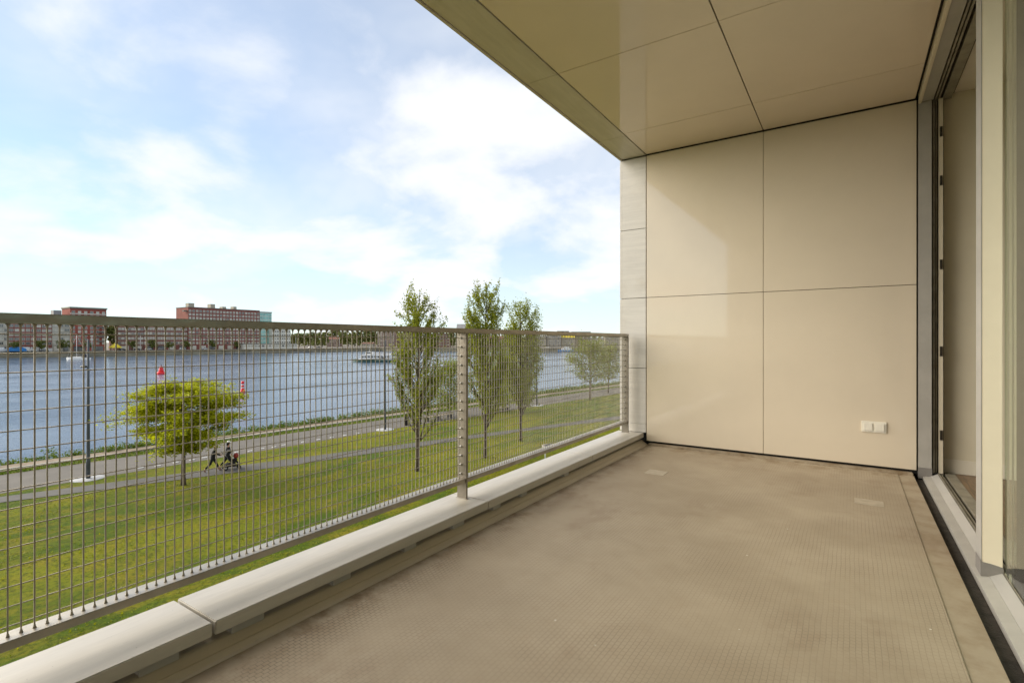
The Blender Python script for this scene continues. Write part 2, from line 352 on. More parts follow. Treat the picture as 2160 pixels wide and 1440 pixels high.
M['timber'] = plain('weathered bench timber', (0.32, 0.265, 0.20), 0.8, 0, 0.15, 3, 0.2, (1, 0.3, 1))
M['iron'] = plain('black iron', (0.022, 0.02, 0.018), 0.6)
M['skin'] = plain('skin', (0.50, 0.27, 0.18), 0.6, 0, 0.05)
M['cloth_dark'] = plain('charcoal cloth', (0.022, 0.022, 0.022), 0.9, 0, 0.2)
M['cloth_black'] = plain('black cloth', (0.010, 0.010, 0.013), 0.9, 0, 0.2)
M['hair'] = plain('sandy brown hair', (0.26, 0.14, 0.07), 0.7, 0, 0.2, 20)
M['shoe'] = plain('brown shoe', (0.16, 0.06, 0.04), 0.6)
M['red_cloth'] = plain('dark red bag', (0.28, 0.03, 0.02), 0.7)
M['rubber'] = plain('tyre rubber', (0.015, 0.015, 0.015), 0.8)
M['facade'] = stone_mat('building stone', (1, 1, 3), (0.55, 0.52, 0.47))

# ================================================================== SETTING: ground, water, far bank
def ribbon(name, A, B, z, mat, parent=None, thick=0.0):
    m = MB(); n = len(A)
    if thick:
        vs = [(p[0], p[1], z) for p in A] + [(p[0], p[1], z) for p in B] + [(p[0], p[1], z-thick) for p in A] + [(p[0], p[1], z-thick) for p in B]
        fs = []
        for i in range(n-1):
            fs += [(i, i+1, n+i+1, n+i), (i, 2*n+i, 2*n+i+1, i+1), (n+i, n+i+1, 3*n+i+1, 3*n+i)]
        fs += [(0, n, 3*n, 2*n), (n-1, 3*n-1, 4*n-1, 2*n-1)]
        m.add(vs, fs)
    else:
        m.add([(p[0], p[1], z) for p in A] + [(p[0], p[1], z) for p in B], [(i, i+1, n+i+1, n+i) for i in range(n-1)])
    return m.build(name, mat, parent)
def interp(tab, y): return float(np.interp(y, [t[0] for t in tab], [t[1] for t in tab]))
SHORE = [(-600,-95),(-60,-54),(10,-49.9),(31,-48.6),(75,-44.7),(102,-40.6),(160,-31),(260,-8),(420,45),(700,170),(1500,520)]
ROADN = [(-120,-51),(-20,-41.6),(7.8,-39.1),(23.6,-37.5),(32,-37.0),(69.5,-32.4),(100,-28),(200,-10),(300,12)]
ROADF = [(-120,-57),(-20,-47.2),(8.9,-44.5),(27,-42.7),(36.3,-42.0),(88.5,-35.4),(120,-30.5),(200,-16),(300,5)]
PATHN = [(-30,-40.5),(-8,-39.6),(7.4,-36.9),(20,-31.8),(33.3,-27.75),(40.3,-25.6),(52,-20.9),(70,-12.6),(100,2)]
PATHF = [(-30,-42.0),(-8,-41.2),(7.6,-38.3),(21.3,-33.5),(34.6,-28.8),(41.5,-26.4),(54.8,-21.8),(71,-14.2),(101,0)]
ys = [-600,-300,-150,-60,-20,0,10,20,31,45,60,75,90,102,130,160,200,260,340,420,550,700,1000,1500]
g = MB(); rows = []
for y in ys:
    s = interp(SHORE, y)
    rows += [(900, y, GZ), (60, y, GZ), (s+12, y, GZ), (s+2.4, y, GZ), (s+0.4, y, GZ-0.25), (s-1.6, y, WZ-0.15), (s-7, y, WZ-2.2), (s-30, y, WZ-5)]
k = 8
g.add(rows, [(i*k+j, (i+1)*k+j, (i+1)*k+j+1, i*k+j+1) for i in range(len(ys)-1) for j in range(k-1)])
struct(g.build('ground', M['grass']))
yr = [-60,-20,0,8,16,24,32,40,50,60,70,80,90,100,120,160,200,260]
struct(ribbon('road', [(interp(ROADN, y), y) for y in yr], [(interp(ROADF, y), y) for y in yr], GZ+0.012, M['asphalt']))
yp = [-30,-8,0,7.5,14,20,27,33.5,41,47,53,62,70,85,100]
struct(ribbon('footpath', [(interp(PATHN, y), y) for y in yp], [(interp(PATHF, y), y) for y in yp], GZ+0.020, M['path']))
def fo(y, d): return interp(ROADF, y) - d
struct(ribbon('gravel_strip', [(fo(y, 1.72), y) for y in yr], [(fo(y, 3.35), y) for y in yr], GZ+0.016, M['gravel']))
struct(ribbon('kerb', [(fo(y, 1.5), y) for y in yr], [(fo(y, 1.70), y) for y in yr], GZ+0.10, M['kerbstone'], None, 0.3))
w = MB(); w.add([(-3000,-3000,WZ),(900,-3000,WZ),(900,3500,WZ),(-3000,3500,WZ)], [(0,1,2,3)]); struct(w.build('water', M['water']))
FS = [(-470,-1500),(-438,-200),(-423,84),(-404,150),(-402,255),(-410,367),(-338,366),(-242,424),(-203,505),(-150,640),(-60,900),(150,1500),(420,3400)]
m = MB(); n = len(FS); back = [(-3000,-1500),(-3000,3400)]
top = [(x, y, QZ) for x, y in FS] + [(-3000, 3400, QZ), (-3000, -1500, QZ)]
m.add(top, [list(range(len(top)))], 0)
lip = [(x+0.5, y, QZ-0.25) for x, y in FS]
for a, b, z0, z1, mi, off in ((0, 1, QZ+0.05, QZ-1.0, 1, 0.05), (0, 1, QZ-1.0, QZ-1.25, 2, -0.5), (0, 1, QZ-1.25, WZ-1.5, 1, 0.9)):
    vs = [(x+off, y, z0) for x, y in FS] + [(x+off+0.05, y, z1) for x, y in FS]
    m.add(vs, [(i, i+1, n+i+1, n+i) for i in range(n-1)], mi)
struct(m.build('far_bank', [M['quay_ground'], M['quay'], M['roof_dark']]))

# ================================================================== OUR BUILDING AND BALCONY
bld = empty('apartment_building', (0, 0, GZ)); tag(bld, 'apartment building that carries the balcony, pale stone outside', 'building')
def bwall(x0, x1, y0, y1, z0, z1):
    MB().box(x0, x1, y0, y1, z0-GZ, z1-GZ).build('wall', M['facade'], bld)
bwall(-1.80, 9.0, -22, 26, GZ-0.5, -0.24)
bwall(-1.80, 9.0, -22, 26, 3.02, 9.5)
bwall(-1.80, 9.0, 5.25, 26, -0.238, 3.018)
bwall(-1.80, 9.0, -22, -0.75, -0.238, 3.018)

Y0, Y1, ZC = -0.42, 4.71, 2.73
fl = struct(MB().box(-1.588, 0.378, Y0-0.2, Y1+0.3, -0.235, 0.0).build('balcony_floor', M['floor_plain']))
MB().bbox(-1.522, 0.285, Y0+0.02, 4.655, -0.001, 0.004, 0.0015).build('embossed_coating', M['floor_mesh'], fl)
MB().box(0.379, 0.4335, Y0-0.2, Y1+0.2, -0.235, -0.028).build('gutter', M['gutter'], fl)
MB().bbox(-1.583, 0.378, 4.672, 4.75, -0.01, 0.016, 0.006).build('upstand', M['floor_plain'], fl)
for (u, v, wx, wy) in ((1384, 996, 0.14, 0.14), (1833, 1059, 0.145, 0.13)):
    p = on(u, v, 2, 0.005)
    MB().box(p.x-wx/2, p.x+wx/2, p.y-wy/2, p.y+wy/2, 0.0035, 0.0056).build('filler_patch', M['patch'], fl)

ew = struct(MB().box(-1.609, 0.402, 4.738, 5.2, 0.002, 3.0).build('end_wall', M['black']))
for x0, x1 in ((-1.6055, -0.6115), (-0.6085, 0.3965)):
    for z0, z1 in ((0.036, 1.3810), (1.3850, 2.7195)):
        MB().bbox(x0, x1, 4.71, 4.7375, z0, z1, 0.0015).build('panel', M['panel'], ew)
MB().box(-0.611, -0.608, 4.722, 4.737, 0.22, 2.72).build('joint_strip', M['panel'], ew)
bw = struct(MB().box(-1.609, 0.402, -0.74, -0.45, 0.002, 3.0).build('back_wall', M['black']))
for x0, x1 in ((-1.6055, -0.6125), (-0.6075, 0.3885)):
    for z0, z1 in ((0.036, 1.3795), (1.3865, 2.7195)):
        MB().bbox(x0, x1, -0.4495, -0.42, z0, z1, 0.0015).build('panel', M['panel'], bw)
# ceiling of large panels
ce = struct(MB().box(-1.609, 0.402, -0.44, 4.737, 2.752, 3.015).build('ceiling', M['black']))
cyb = [-0.415, 0.60, 1.785, 2.965, 4.135, 4.7045]
for x0, x1 in ((-1.6045, -0.6135), (-0.6065, 0.3885)):
    for a, b in zip(cyb[:-1], cyb[1:]):
        MB().bbox(x0, x1, a+0.0018, b-0.0018, ZC, 2.7515, 0.0015).build('panel', M['ceil'], ce)
# stone fascia above the opening
fa = struct(MB().box(-1.845, -1.612, -0.70, 5.2, 2.76, 3.015).build('fascia', M['fascia']))
fyb = [-0.70, 0.60, 1.785, 2.965, 4.17, 5.0]
for a, b in zip(fyb[:-1], fyb[1:]):
    e = min(b, 4.7095) if b > 4.6 else b
    MB().bbox(-1.847, -1.6125, a+0.0012, e-0.0012, 2.7275, 2.7595, 0.0015).build('slab', M['fascia'], fa)
    MB().bbox(-1.872, -1.8505, a+0.0012, b-0.0012, 2.722, 3.15, 0.003).build('slab', M['fascia'], fa)
# stone pillars at both ends of the opening
def pillar(name, yf, sgn):
    pl = struct(MB().box(-1.83, -1.62, min(yf+sgn*0.03, yf+sgn*0.49), max(yf+sgn*0.03, yf+sgn*0.49), -0.2, 2.72).build(name, M['black']))
    zb = [0.109, 0.19, 0.718, 1.384, 2.040, 2.7205]
    for a, b in zip(zb[:-1], zb[1:]):
        lo, hi = sorted((yf, yf+sgn*0.029))
        gap = 0.0035 if a > 0.15 else 0.0008
        MB().bbox(-1.850, -1.6125, lo, hi, a+0.001, b-gap, 0.0015).build('slab', M['pillar'], pl)
        lo, hi = sorted((yf+sgn*0.006, yf+sgn*0.5))
        MB().bbox(-1.8735, -1.8515, lo, hi, a+0.001, b-gap, 0.003).build('slab', M['pillar'], pl)
pillar('stone_pier', 4.71, 1)
pillar('stone_pier', -0.42, -1)

# ---- parapet with stone coping
pa = empty('parapet', (-1.75, 2.1, -0.2)); tag(pa, 'low concrete parapet kerb capped with pale stone slabs under the railing', 'parapet')
def PA(o): o.location = (1.75, -2.1, 0.2); return o
kp = [(-1.86,-0.235),(-1.86,0.036),(-1.656,0.040),(-1.648,0.037),(-1.622,0.0175),(-1.617,0.0175),(-1.600,0.005),(-1.589,0.0008),(-1.589,-0.235)]
PA(MB().prism(kp, 1, -0.72, 4.706).build('kerb', M['concrete'], pa))
for a, b in ((-0.62, 0.795), (0.804, 2.224), (2.2265, 3.558), (3.5605, 4.7045)):
    PA(MB().bbox(-1.882, -1.632, a, b, 0.0645, 0.108, 0.003).build('coping_stone', M['coping'], pa))
for u0, u1, v in ((294, 378, 1385), (489, 557, 1318), (703, 740, 1215), (853, 878, 1150), (956, 979, 1102), (1040, 1056, 1065), (1100, 1112, 1040), (1190, 1200, 1000)):
    y0, y1 = on(u0, v, 0, -1.645).y, on(u1, v, 0, -1.645).y
    y1 = min(y1, y0+0.13)
    PA(MB().box(-1.76, -1.645, y0, y1, 0.038, 0.064).build('spacer_block', M['alu'], pa))

# ---- steel mesh railing
ra = empty('railing', (-1.78, 2.2, 0.108)); tag(ra, 'stainless steel balcony railing filled with fine welded wire mesh', 'railing')
def RA(o): o.location = (1.78, -2.2, -0.108); return o
RA(MB().bbox(-1.818, -1.752, -0.40, 4.640, 1.0165, 1.0415, 0.003).build('top_rail', M['steel'], ra))
posts = (-0.27, 2.185, 4.619)
for a, b in ((posts[0]+0.012, posts[1]), (posts[1]+0.012, posts[2])):
    RA(MB().bbox(-1.822, -1.757, a+0.0005, b-0.0005, 0.196, 0.220, 0.002).build('bottom_rail', M['steel'], ra))
for y in posts:
    p = RA(MB().bbox(-1.817, -1.751, y, y+0.012, 0.106, 1.0163, 0.0015).build('post', M['post_steel'], ra))
    f = MB().box(-1.822, -1.746, y-0.006, y+0.018, 0.1085, 0.111); f.build('foot_plate', M['steel'], p)
RODZ = [0.989 - 0.0496*i for i in range(16)]
stud = MB().lathe([(0.0062,0),(0.0062,0.004),(0.0045,0.008),(0.001,0.010)], 8).mesh('stud', M['stud'])
for y in posts[1:]:
    for z in RODZ:
        o = link('stud', stud, ra); o.location = Vector((-1.7885, y, z)) - Vector((-1.78, 2.2, 0.108)); o.rotation_euler = (R(90), 0, 0)
for a, b in ((posts[0]+0.012, posts[1]), (posts[1]+0.012, posts[2])):
    rod = MB().tube([(0, a+0.0006, 0), (0, b-0.0006, 0)], 0.0016, 6).mesh('mesh_rod', M['wire'])
    for z in RODZ:
        o = link('mesh_rod', rod, ra); o.location = Vector((-1.7885, 0, z+random.uniform(-.0006, .0006))) - Vector((-1.78, 2.2, 0.108))
H0, H1 = 0.2205, 1.0160
bar = MB().tube([(0,0,H0),(0,0,H0+.003),(0,0,H0+.010),(0,0,H1-.012),(0,0,H1-.005),(0,0,H1)], [0.0046,0.0036,0.0020,0.0020,0.0034,0.0068], 6).mesh('mesh_bar', M['wire'])
y = 0.370 - 0.0256*24
while y < posts[2]-0.01:
    if all(abs(y-(p+0.006)) > 0.010 for p in posts):
        o = link('mesh_bar', bar, ra); o.location = Vector((-1.7842, y, 0)) - Vector((-1.78, 2.2, 0.108)); o.rotation_euler = (random.uniform(-.0012, .0012), 0, random.uniform(0, 3))
    y += 0.0256

# ---- sliding door front
df = empty('sliding_door', (0.45, 2.2, 0)); tag(df, 'grey framed sliding glass door front, far leaf open', 'door')
def DF(o): o.location = (-0.45, -2.2, 0); return o
DF(MB().prism([(0.434,-0.235),(0.434,-0.004),(0.4755,0.002),(0.4755,-0.235)], 1, Y0, 4.7115).build('sill', M['alu'], df))
DF(MB().prism([(0.476,-0.235),(0.476,0.003),(0.513,0.024),(0.516,0.024),(0.516,-0.235)], 1, Y0, 4.7115).build('sill_nosing', M['alu_light'], df))
DF(MB().box(0.5165, 0.62, Y0, 4.80, -0.235, 0.004).build('track_base', M['black'], df))
for x0, x1, z in ((0.5185, 0.5285, 0.026), (0.536, 0.546, 0.020), (0.560, 0.618, 0.024)):
    DF(MB().bbox(x0, x1, Y0+0.01, 4.79, 0.004, z, 0.001).build('track', M['track'], df))
DF(MB().bbox(0.406, 0.424, Y0, 4.7085, 2.688, 2.76, 0.0015).build('header', M['cream_paint'], df))
DF(MB().bbox(0.4245, 0.492, Y0, 4.7085, 2.699, 2.76, 0.0015).build('header', M['alu'], df))
DF(MB().box(0.400, 0.62, Y0, 4.83, 2.7605, 3.015).build('header_backing', M['black'], df))
for x0, x1, z in ((0.501, 0.512, 2.705), (0.520, 0.531, 2.708), (0.548, 0.600, 2.712)):
    DF(MB().bbox(x0, x1, Y0+0.01, 4.79, z, 2.76, 0.001).build('track', M['track'], df))
DF(MB().bbox(0.406, 0.483, 4.712, 4.80, 0.030, 2.6985, 0.0015).build('jamb', M['alu'], df))
DF(MB().box(0.405, 0.4845, 4.7095, 4.7985, -0.02, 0.060).build('jamb_tape', M['tape'], df))
DF(MB().box(0.4855, 0.556, 4.768, 4.83, 0.022, 2.72).build('jamb_groove', M['groove'], df))
for x0, x1, yy in ((0.4905, 0.503, 4.735), (0.508, 0.516, 4.750), (0.524, 0.549, 4.740)):
    j = DF(MB().bbox(x0, x1, yy, 4.767, 0.024, 2.71, 0.001).build('jamb_track', M['cream_paint'] if x0 > .52 else M['track'], df))
for z in (2.47, 2.12, 1.52, 0.90, 0.30):
    DF(MB().box(0.530, 0.545, 4.7325, 4.7395, z-0.035, z+0.035).box(0.533, 0.542, 4.7295, 4.7325, z-0.012, z+0.016).build('catch', M['brass'], df))
mu = DF(MB().bbox(0.4535, 0.5165, 2.842, 2.943, 0.0, 2.6985, 0.002).build('mullion', M['cream_paint'], df))
MB().bbox(0.4495, 0.4530, 2.8425, 2.9425, 0.0, 2.6985, 0.001).build('cover_plate', M['alu_light'], mu)
tp = [(0.448, 0.0), (0.448, 0.066), (0.452, 0.058), (0.48, 0.055), (0.505, 0.050), (0.518, 0.047), (0.518, 0.024), (0.5135, 0.0245), (0.476, 0.004)]
MB().prism(tp, 1, 2.8395, 2.944).build('tape', M['tape'], mu)
DF(MB().box(0.5215, 0.5285, Y0+0.01, 2.842, 0.0265, 2.704).build('glass_pane', M['glass'], df))

# ---- room behind the door
rf = struct(MB().box(0.6205, 5.6, Y0-0.2, 5.2, -0.235, 0.018).build('room_floor', M['oak']))
rw = struct(MB().box(0.56, 5.6, 4.832, 5.2, 0.0185, 3.0).build('room_wall', M['room_wall']))
MB().bbox(0.56, 5.6, 4.820, 4.8315, 0.0185, 0.118, 0.002).build('skirting', M['skirt'], rw)
struct(MB().box(0.6205, 5.6, -0.74, -0.44, 0.0185, 3.0).build('room_wall', M['room_wall']))
o = MB().box(5.605, 5.8, -0.74, 1.0, -0.2, 3.0).box(5.605, 5.8, 4.0, 5.2, -0.2, 3.0).box(5.605, 5.8, 1.001, 3.999, 2.5, 3.0).box(5.605, 5.8, 1.001, 3.999, -0.2, 0.6)  # unseen far wall; its window opening is added to let daylight in
struct(o.build('room_wall', M['room_wall']))
struct(MB().box(0.6205, 5.6, -0.44, 4.83, 2.76, 3.0).build('room_ceiling', M['skirt']))

# ---- double socket on the end wall
sk = empty('wall_socket', (0.1435, 4.71, 0.3275)); tag(sk, 'white double wall socket plate low on the cream end wall', 'socket')
MB().bbox(-0.0775, 0.0775, -0.009, -0.0002, -0.0405, 0.0405, 0.002).build('plate', M['white_pl'], sk)
for sx in (-0.036, 0.036):
    MB().bbox(sx-0.029, sx+0.029, -0.0145, -0.0092, -0.029, 0.029, 0.002).build('socket_cover', M['white_pl'], sk)
# ================================================================== TREES
def leaf_mesh(name, P, N, size, mat, aspect=0.6):
    """one small bent leaf (two triangles folded on the midrib) at each point"""
    P = np.asarray(P, float); N = np.asarray(N, float); n = len(P)
    size = np.broadcast_to(np.asarray(size, float), (n,)) * rng.uniform(0.65, 1.3, n)
    N = N / np.linalg.norm(N, axis=1, keepdims=True)
    r = rng.normal(size=(n, 3)); A = np.cross(N, r); A /= np.linalg.norm(A, axis=1, keepdims=True); B = np.cross(N, A)
    s = size[:, None]
    V = np.empty((n, 4, 3)); V[:, 0] = P - A*s*0.5; V[:, 1] = P + B*s*aspect*0.5 + N*s*0.10; V[:, 2] = P + A*s*0.5 - N*s*0.06; V[:, 3] = P - B*s*aspect*0.5 + N*s*0.10
    me = bpy.data.meshes.new(name); me.vertices.add(n*4); me.vertices.foreach_set('co', V.reshape(-1))
    F = np.arange(n*4).reshape(n, 4)[:, [0,1,2,0,2,3]].reshape(-1)
    me.loops.add(n*6); me.loops.foreach_set('vertex_index', F.astype(np.int32))
    me.polygons.add(n*2); me.polygons.foreach_set('loop_start', np.arange(0, n*6, 3, dtype=np.int32)); 
    me.update(calc_edges=True); me.materials.append(mat); return me
def polyline(p, d, L, steps, bend, jit):
    pts = [Vector(p)]; d = Vector(d).normalized()
    for i in range(steps):
        d = (d + Vector(bend)/steps + Vector(rng.normal(0, jit, 3))).normalized(); pts.append(pts[-1] + d*(L/steps))
    return pts
def tree(name, base, label, h, spread, kind, mat, nleaf, leaf, trunk_r, clear, group=None, seed=0):
    global rng
    rng = np.random.default_rng(seed)
    root = empty(name, base); tag(root, label, 'tree', group)
    wood = MB(); LP = []; LN = []
    lean = rng.normal(0, 0.012, 2)
    tp = [Vector((lean[0]*z + 0.03*math.sin(z*1.3+seed), lean[1]*z + 0.03*math.cos(z*1.7+seed), z)) for z in np.linspace(-0.1, h*0.93, 12)]
    wood.tube(tp, [trunk_r*(1.25 if i == 0 else 1.0)*(1-0.9*(i/11)**1.1)+0.008 for i in range(12)], 8)
    def at(z):
        f = (z+0.1)/(h*0.93+0.1)*11; i = min(int(f), 10); return tp[i].lerp(tp[i+1], f-i)
    br = []
    if kind == 'column':
        nb = 78
        for i in range(nb):
            t = (i+rng.uniform(0, 1))/nb; z0 = clear + (h*0.80-clear)*t**0.95
            prof = math.sin(math.pi*min(1, 0.34+0.56*t))**0.6
            a = rng.uniform(0, 2*math.pi); reach = spread*0.5*prof*rng.uniform(0.55, 1.12)
            L = max(0.7, min(h*1.0 - z0, h*0.27*(1-0.45*t)*rng.uniform(0.75, 1.2)))
            hor = min(1.1, reach/L*1.5)
            br.append((polyline(at(z0), (math.cos(a)*hor, math.sin(a)*hor, 1.0-0.5*hor), L, 7, (-math.cos(a)*hor*0.55, -math.sin(a)*hor*0.55, 0.5), 0.05), 0.022+0.035*(1-t)))
    elif kind == 'layered':
        nb = 50
        for i in range(nb):
            t = (i+rng.uniform(0, 1))/nb; z0 = clear + (h*0.93-clear)*t
            prof = 0.40 if t < 0.12 else (0.40+0.62*((t-0.12)/0.26)**0.8 if t < 0.38 else 1.02-0.66*((t-0.38)/0.62)**1.5)
            a = i*2.4 + rng.uniform(-0.4, 0.4); L = spread*0.5*prof*rng.uniform(0.78, 1.1)
            br.append((polyline(at(z0*0.93), (math.cos(a), math.sin(a), 0.50-0.05*t), L, 7, (0, 0, -0.42), 0.06), 0.014+0.03*(1-t)))
    else:
        nb = 40
        for i in range(nb):
            t = (i+rng.uniform(0, 1))/nb; z0 = clear + (h*0.86-clear)*t
            prof = math.sin(math.pi*(0.20+0.72*t))**0.7
            a = i*2.4 + rng.uniform(-0.5, 0.5); L = spread*0.5*prof*rng.uniform(0.75, 1.12)
            br.append((polyline(at(z0*0.93), (math.cos(a), math.sin(a), 0.55+0.5*t), L*1.15, 7, (0, 0, 0.1), 0.09), 0.014+0.03*(1-t)))
    twigs = []
    for pts, r0 in br:
        wood.tube(pts, [max(0.005, r0*(1-0.85*i/7)) for i in range(len(pts))], 5)
        L = sum((pts[i+1]-pts[i]).length for i in range(7))
        for q in range(8 if kind != 'column' else 9):
            f = rng.uniform(0.22, 1.0); j = min(int(f*7), 6); p = pts[j].lerp(pts[j+1], f*7-j); d = (pts[j+1]-pts[j]).normalized()
            if kind == 'column': dd = d + Vector(rng.normal(0, 0.38, 3)); tl = L*rng.uniform(0.18, 0.36); bend = (0, 0, 0.5)
            elif kind == 'layered': dd = d*0.8 + Vector((rng.normal(0, .7), rng.normal(0, .7), rng.normal(0.06, .12))); tl = L*rng.uniform(0.2, 0.42)+0.15; bend = (0, 0, -0.12)
            else: dd = d*0.7 + Vector(rng.normal(0, 0.6, 3)); tl = L*rng.uniform(0.2, 0.42)+0.2; bend = (0, 0, 0.1)
            tw = polyline(p, dd, tl, 4, bend, 0.08); twigs.append(tw); wood.tube(tw, [0.010, 0.008, 0.006, 0.005, 0.003], 4, 0, False)
        twigs.append(pts[2:])
    if kind == 'column': twigs += [tp[3:7], tp[6:10], tp[8:12]]
    wood.build('trunk', M['bark'], root)
    wl = np.array([sum((t[i+1]-t[i]).length for i in range(len(t)-1)) for t in twigs]); wl /= wl.sum()
    pick = rng.choice(len(twigs), nleaf, p=wl); sig = {'column': 0.07, 'layered': 0.085, 'round': 0.13}[kind]
    if leaf > 0.14: sig *= 2.2
    for q in pick:
        t = twigs[q]; f = rng.uniform(0.05, 1.06)*(len(t)-1); j = min(int(f), len(t)-2); p = t[j].lerp(t[j+1], f-j)
        o = rng.normal(0, sig, 3)
        if kind == 'layered': o[2] *= 0.55; nn = rng.normal(0, 0.5, 3) + np.array([0, 0, 1.2])
        else: nn = rng.normal(0, 1, 3) + np.array([0, 0, 0.35])
        LP.append((p.x+o[0], p.y+o[1], p.z+o[2])); LN.append(nn)
    link('crown', leaf_mesh('crown', LP, LN, leaf, mat), root)
    return root
tree('lime_tree', gpt(388, 1022), 'small spreading lime green tree in the lawn beside the footpath', 6.55, 6.7, 'layered', M['leaf_lime'], 33000, 0.165, 0.13, 1.95, None, 3)
gc = 'tall columnar young trees'
tree('columnar_tree', gpt(880, 993), 'tall columnar tree left of the middle railing post', 12.5, 3.5, 'column', M['leaf_col'], 14500, 0.135, 0.12, 1.6, gc, 11)
tree('columnar_tree', gpt(1023, 965), 'tallest columnar tree just right of the middle railing post', 13.4, 3.5, 'column', M['leaf_col'], 18000, 0.14, 0.12, 1.9, gc, 12)
tree('columnar_tree', gpt(1098, 930), 'third columnar tree, farthest right of the tall ones', 12.4, 3.9, 'column', M['leaf_col'], 16500, 0.145, 0.13, 1.8, gc, 13)
tree('shore_tree', gpt(948, 878), 'round green tree on the river bank between the first two columnar trees', 6.3, 5.4, 'round', M['leaf_mid'], 5500, 0.19, 0.1, 0.5, None, 21)
tree('shore_tree', gpt(1062, 868), 'green bank tree behind the second and third columnar trees', 7.2, 5.6, 'round', M['leaf_mid'], 5500, 0.20, 0.1, 0.5, None, 22)
tree('roadside_tree', gpt(1245, 843), 'rounded green tree beside the road left of the stone pier', 9.1, 6.4, 'round', M['leaf_mid'], 6500, 0.21, 0.15, 2.2, None, 23)
tree('roadside_tree', gpt(1283, 829), 'smaller green tree half hidden behind the roadside tree', 8.2, 5.4, 'round', M['leaf_mid'], 4500, 0.22, 0.13, 2.2, None, 24)

# low bank vegetation: nobody could count it
rng = np.random.default_rng(5)
P = []; NN = []; SZ = []
for q in range(900):
    y = rng.uniform(-6, 112); x = interp(ROADF, y) - rng.uniform(3.45, 5.6)
    s = interp(SHORE, y); x = max(x, s-0.7)
    r = rng.uniform(0.25, 0.62)*(1.5 if rng.random() < 0.09 else 1); hh = r*rng.uniform(0.7, 1.3); k = int(34*r/0.4)
    zb = GZ if x > s+2.4 else GZ - 0.3*max(0, (s+2.4-x)/2.4)
    d = rng.normal(size=(k, 3)); d /= np.linalg.norm(d, axis=1, keepdims=True); rad = rng.uniform(0.3, 1, (k, 1))**0.5
    c = d*rad*np.array([r, r, hh]); c[:, 2] = np.abs(c[:, 2]) + zb
    c[:, 0] += x; c[:, 1] += y; P.append(c); NN.append(d + rng.normal(0, .5, (k, 3)) + np.array([0, 0, .5])); SZ.append(np.full(k, 0.15))
o = link('bank_vegetation', leaf_mesh('bank_vegetation', np.vstack(P), np.vstack(NN), np.concatenate(SZ), M['leaf_shrub'])); tag(o, 'low green weeds and shrubs along the near river bank', 'shrubs', None, 'stuff')
# ragged grass verge between road and kerb
P = []; 
for q in range(9000):
    y = rng.uniform(-4, 105); P.append((interp(ROADF, y) - rng.uniform(-0.02, 1.45), y, GZ+0.05))
P = np.array(P); o = link('verge_grass', leaf_mesh('verge_grass', P, rng.normal(0, 1, (len(P), 3)) + np.array([0, 0, .2]), 0.14, M['leaf_shrub'])); tag(o, 'narrow strip of longer grass between road and kerb', 'grass', None, 'stuff')

# ================================================================== NEAR PARK THINGS
def street_lamp(base, label, h, arm):
    r = empty('street_lamp', base); tag(r, label, 'street lamp', 'lamp posts along the road')
    MB().lathe([(0.86, -0.05), (0.86, 0.02), (0.84, 0.03), (0.1, 0.03)], 28).build('base_disc', M['disc'], r)
    MB().lathe([(0.115, 0.0), (0.115, 1.1), (0.10, 1.15), (0.085, 4), (0.06, h), (0.02, h+0.02)], 12).build('pole', M['lamp_grey'], r)
    hd = MB().lathe([(0.03, 0.10), (0.20, 0.05), (0.23, 0.0), (0.20, -0.05), (0.06, -0.06)], 16, (arm.x, arm.y, h-1.65)).tube([(0, 0, h-1.6), (arm.x, arm.y, h-1.62)], 0.03, 6).build('lamp_head', M['lamp_grey'], r)
    return r
A1 = (RT*-0.22); A1 = Vector((A1.x, A1.y, 0))
street_lamp(gpt(186, 1009), 'dark lamp post on a white disc, leftmost, before the river', 8.5, A1)
street_lamp(gpt(812, 906), 'dark lamp post on a white disc left of the first columnar tree', 8.5, A1)
street_lamp(gpt(1132, 855), 'dark lamp post right of the third columnar tree', 8.5, A1)
blk = MB().bbox(-0.06, 0.06, -0.17, 0.17, 0.0, 0.05, 0.01).mesh('marker_block', M['white_block'])
UV = [(40.3,1031.4),(82,1023.6),(296.7,987.5),(333,983.3),(371,975.8),(405,970.8),(432,965.6),(500,954),(528,951.7),(553,946.7),(578,943.3),(599,939),(640,932.5),(672,927.5),(700,923),(728,918.5),(755,914.3)]
for i, (u, v) in enumerate(UV):
    p = gpt(u, v); o = link('marker_block', blk); o.location = (p.x, p.y, GZ+0.0125); o.rotation_euler = (0, 0, -0.11)
    tag(o, 'small white marker block along the near edge of the road', 'marker block', 'white blocks edging the road')
def bench(u0, u1, v, label):
    a, b = gpt(u0, v), gpt(u1, v-10); a.z = b.z = GZ; c = (a+b)/2; L = min(4.2, (b-a).length)
    rz = -math.atan2(0.11, 1.0)
    r = empty('park_bench', c, rz); tag(r, label, 'bench', 'long park benches')
    for k in range(5): MB().bbox(-0.42+k*0.17, -0.27+k*0.17, -L/2, L/2, 0.42, 0.50, 0.008).build('slat', M['timber'], r)
    for sy in (-1, 0, 1):
        MB().bbox(-0.34, 0.34, sy*(L/2-0.35)-0.05, sy*(L/2-0.35)+0.05, -0.02, 0.419, 0.01).build('leg', M['iron'], r)
bench(898, 950, 890, 'long timber bench beside the road left of the middle post')
bench(1030, 1068, 874, 'long timber bench behind the second columnar tree')
p = gpt(858, 897); r = empty('litter_bin', p); tag(r, 'dark litter bin beside the road near the first columnar tree', 'bin')
MB().lathe([(0.2, 0), (0.23, 0.02), (0.25, 0.85), (0.27, 0.86), (0.27, 0.93), (0.2, 0.95)], 16).build('body', M['iron'], r)
MB().lathe([(0.26, 0.951), (0.22, 1.02), (0.05, 1.05)], 16).build('lid', M['iron'], r)
